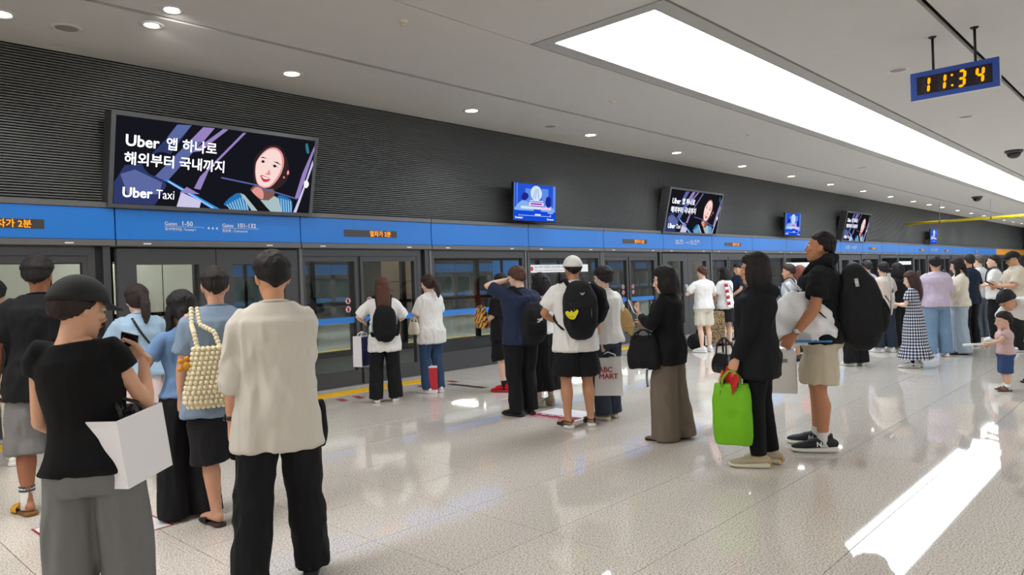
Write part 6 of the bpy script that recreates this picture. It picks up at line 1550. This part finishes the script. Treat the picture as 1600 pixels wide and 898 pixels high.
x_, y_ = F(1524, 522)
flo = mat('floral_print', (232, 206, 208), .5); nt = flo.node_tree; tc = nt.nodes.new('ShaderNodeTexCoord'); vo = nt.nodes.new('ShaderNodeTexVoronoi'); vo.inputs['Scale'].default_value = 12
cr = nt.nodes.new('ShaderNodeValToRGB'); cr.color_ramp.elements[0].color = srgb((214, 130, 146)); cr.color_ramp.elements[1].position = .4; cr.color_ramp.elements[1].color = srgb((230, 218, 218)); nt.links.new(tc.outputs['Object'], vo.inputs['Vector']); nt.links.new(vo.outputs['Distance'], cr.inputs[0]); nt.links.new(cr.outputs[0], nt.nodes['Principled BSDF'].inputs['Base Color'])
t = thing('travel_trunk', 'pale pink floral trunk standing beyond the pale jeans', 'trunk', (x_, y_ + .2, 0), .3)
MB().box(-.22, .22, -.2, .2, .03, .40, 0, .02).build('lower_shell', flo, t); MB().box(-.22, .22, -.2, .2, .42, .66, 0, .02).build('upper_shell', flo, t); MB().box(-.21, .21, -.19, .19, .40, .42).build('seam_band', mat('dusty_pink_shell', (196, 120, 120), .5), t)
for x in (-.17, .17):
    for y in (-.15, .15): b = MB(); b.tube([(x - .012, y, .02), (x + .012, y, .02)], [.02, .02], xref=(0, 1, 0), seg=12); b.build('wheel', BLACKM, t, True)
p28 = Person('man in beige tee and black cap looking down at his phone at the frame edge', F(1590, 549), 118, 1.72, build=1.06, voxel=.015, skin_rgb=TAN, head=(0, -22), L=dict(to=(-.08, .30, 1.12), pole=(-.6, -.6, -.5), pose='hold', dir=(.1, .8, .3)), R=dict(to=(.08, .28, 1.1), pole=(.8, -.4, -.5), pose='hold'))
p28.hair(BLK, 'short', 1.0, 35, hat=True); p28.cap(mat('black_cap_cloth', (24, 24, 25), .85), True); p28.top(cloth('sand', (204, 192, 172)), 'shirt', .82, .04, 0.184, .46, (0.084, 0.086), seed=77); p28.trousers(BLACK2, hem=.04, seed=78); p28.shoes('sneaker', WHITEL, RUBW)
phone(p28, 'L', 'dark phone in the hands of the man in beige tee', PHONE, (-1.0, 0, 0))
p29 = Person('person in white top bending down over the toddler', F(1640, 598), 146, 1.66, True, lean=1.4, voxel=.015, skin_rgb=TAN, head=(0, 6), feet=((-.10, .0, 10), (.10, .1, 10)), L=dict(to=(-.26, .50, .66), pole=(-.5, -.3, -.6), dir=(.1, .6, -.6)), R=dict(to=(.24, .50, .66), pole=(.6, -.4, -.3), dir=(-.1, .6, -.6)))
p29.hair((30, 26, 28), 'short', 1.2, 36); p29.top(WHITEC, 'shirt', .86, .03, 0.171, .50, (0.081, 0.084), seed=79); p29.trousers(BEIGE2, hem=.06, w=(.106, .10, .10), seed=80); p29.shoes('sandal', mat('black_sandal_strap', (24, 24, 25), .7), RUBB)
p30 = Person('toddler in pink top and baggy blue shorts holding out a white stick', F(1573, 610), 118, .86, True, 1.35, voxel=.009, skin_rgb=(222, 178, 154), hs=1.62, head=(0, -8), feet=((-.11, .02, 12), (.11, -.02, 14)), L=dict(to=(-.14, .42, 1.12), pole=(-.5, -.2, -.8), pose='grip'), R=dict(to=(.16, .30, 1.05), pole=(.7, -.4, -.5)))
p30.hair((36, 28, 26), 'short', 1.0, 37); p30.top(cloth('dusty_rose', (200, 170, 166)), 'shirt', .86, .02, 0.135, .26, (0.076, 0.079), fold=(.006, (12, 12, 8)), seed=81); p30.trousers(cloth('toddler_blue', (58, 78, 118)), 'shorts', .42, 1.0, (.082, .098, .098), .02, seed=82); p30.socks(WHITEC, .17); p30.shoes('sandal', BRSA, mat('brown_sole', (96, 70, 56), .6), 1.15)
t, at = p30.carry('white_stick', 'white paper stick held out by the toddler', 'stick', p30.wr['L'] + np.array([0, .08, 0])); b = MB(); b.tube([(0, 0, 0), (-.03, .22, -.01)], [.012, .016], seg=10); b.build('stick', WHITE, t, True)
run_jobs()
# ================================================================ bake texts and sculpted jobs
def finish_texts():
    dg = bpy.context.evaluated_depsgraph_get()
    for o in TEXTS:
        me = bpy.data.meshes.new_from_object(o.evaluated_get(dg), preserve_all_data_layers=False, depsgraph=dg)
        bd = o['bold']
        if bd > 0:                      # heavier strokes: the outline laid down again a hair to each side
            V, L, S, M = arr(me); parts = [(V + np.array([dx * bd, dy * bd, 4e-5 * (i_ + 1)]), L, S, M) for i_, (dx, dy) in enumerate(((0, 0), (1, 0), (-1, 0), (0, 1), (0, -1), (.7, .7), (-.7, .7), (.7, -.7), (-.7, -.7)))]
            n = len(V); fs = []; st = np.concatenate([[0], np.cumsum(S)[:-1]]); k = len(parts)
            new = bpy.data.meshes.new('lettering'); new.vertices.add(n * k); new.vertices.foreach_set('co', np.concatenate([q[0] for q in parts]).astype(np.float32).ravel())
            new.loops.add(len(L) * k); new.loops.foreach_set('vertex_index', np.concatenate([L + n * i for i in range(k)]).astype(np.int32))
            new.polygons.add(len(S) * k); new.polygons.foreach_set('loop_start', np.concatenate([st + len(L) * i for i in range(k)]).astype(np.int32)); new.polygons.foreach_set('loop_total', np.tile(S, k).astype(np.int32))
            new.materials.append(o.data.materials[0]); new.update(calc_edges=True); bpy.data.meshes.remove(me); me = new
        me.name = o.name.split('.')[0]
        n = bpy.data.objects.new(o.name.split('.')[0], me); COL.objects.link(n)
        n.parent = o.parent; n.location = o.location; n.rotation_euler = o.rotation_euler; n.scale = o.scale
        for i, m in enumerate(o.data.materials):
            if i >= len(me.materials): me.materials.append(m)
    for o in TEXTS:
        c = o.data; bpy.data.objects.remove(o); bpy.data.curves.remove(c)
finish_texts()
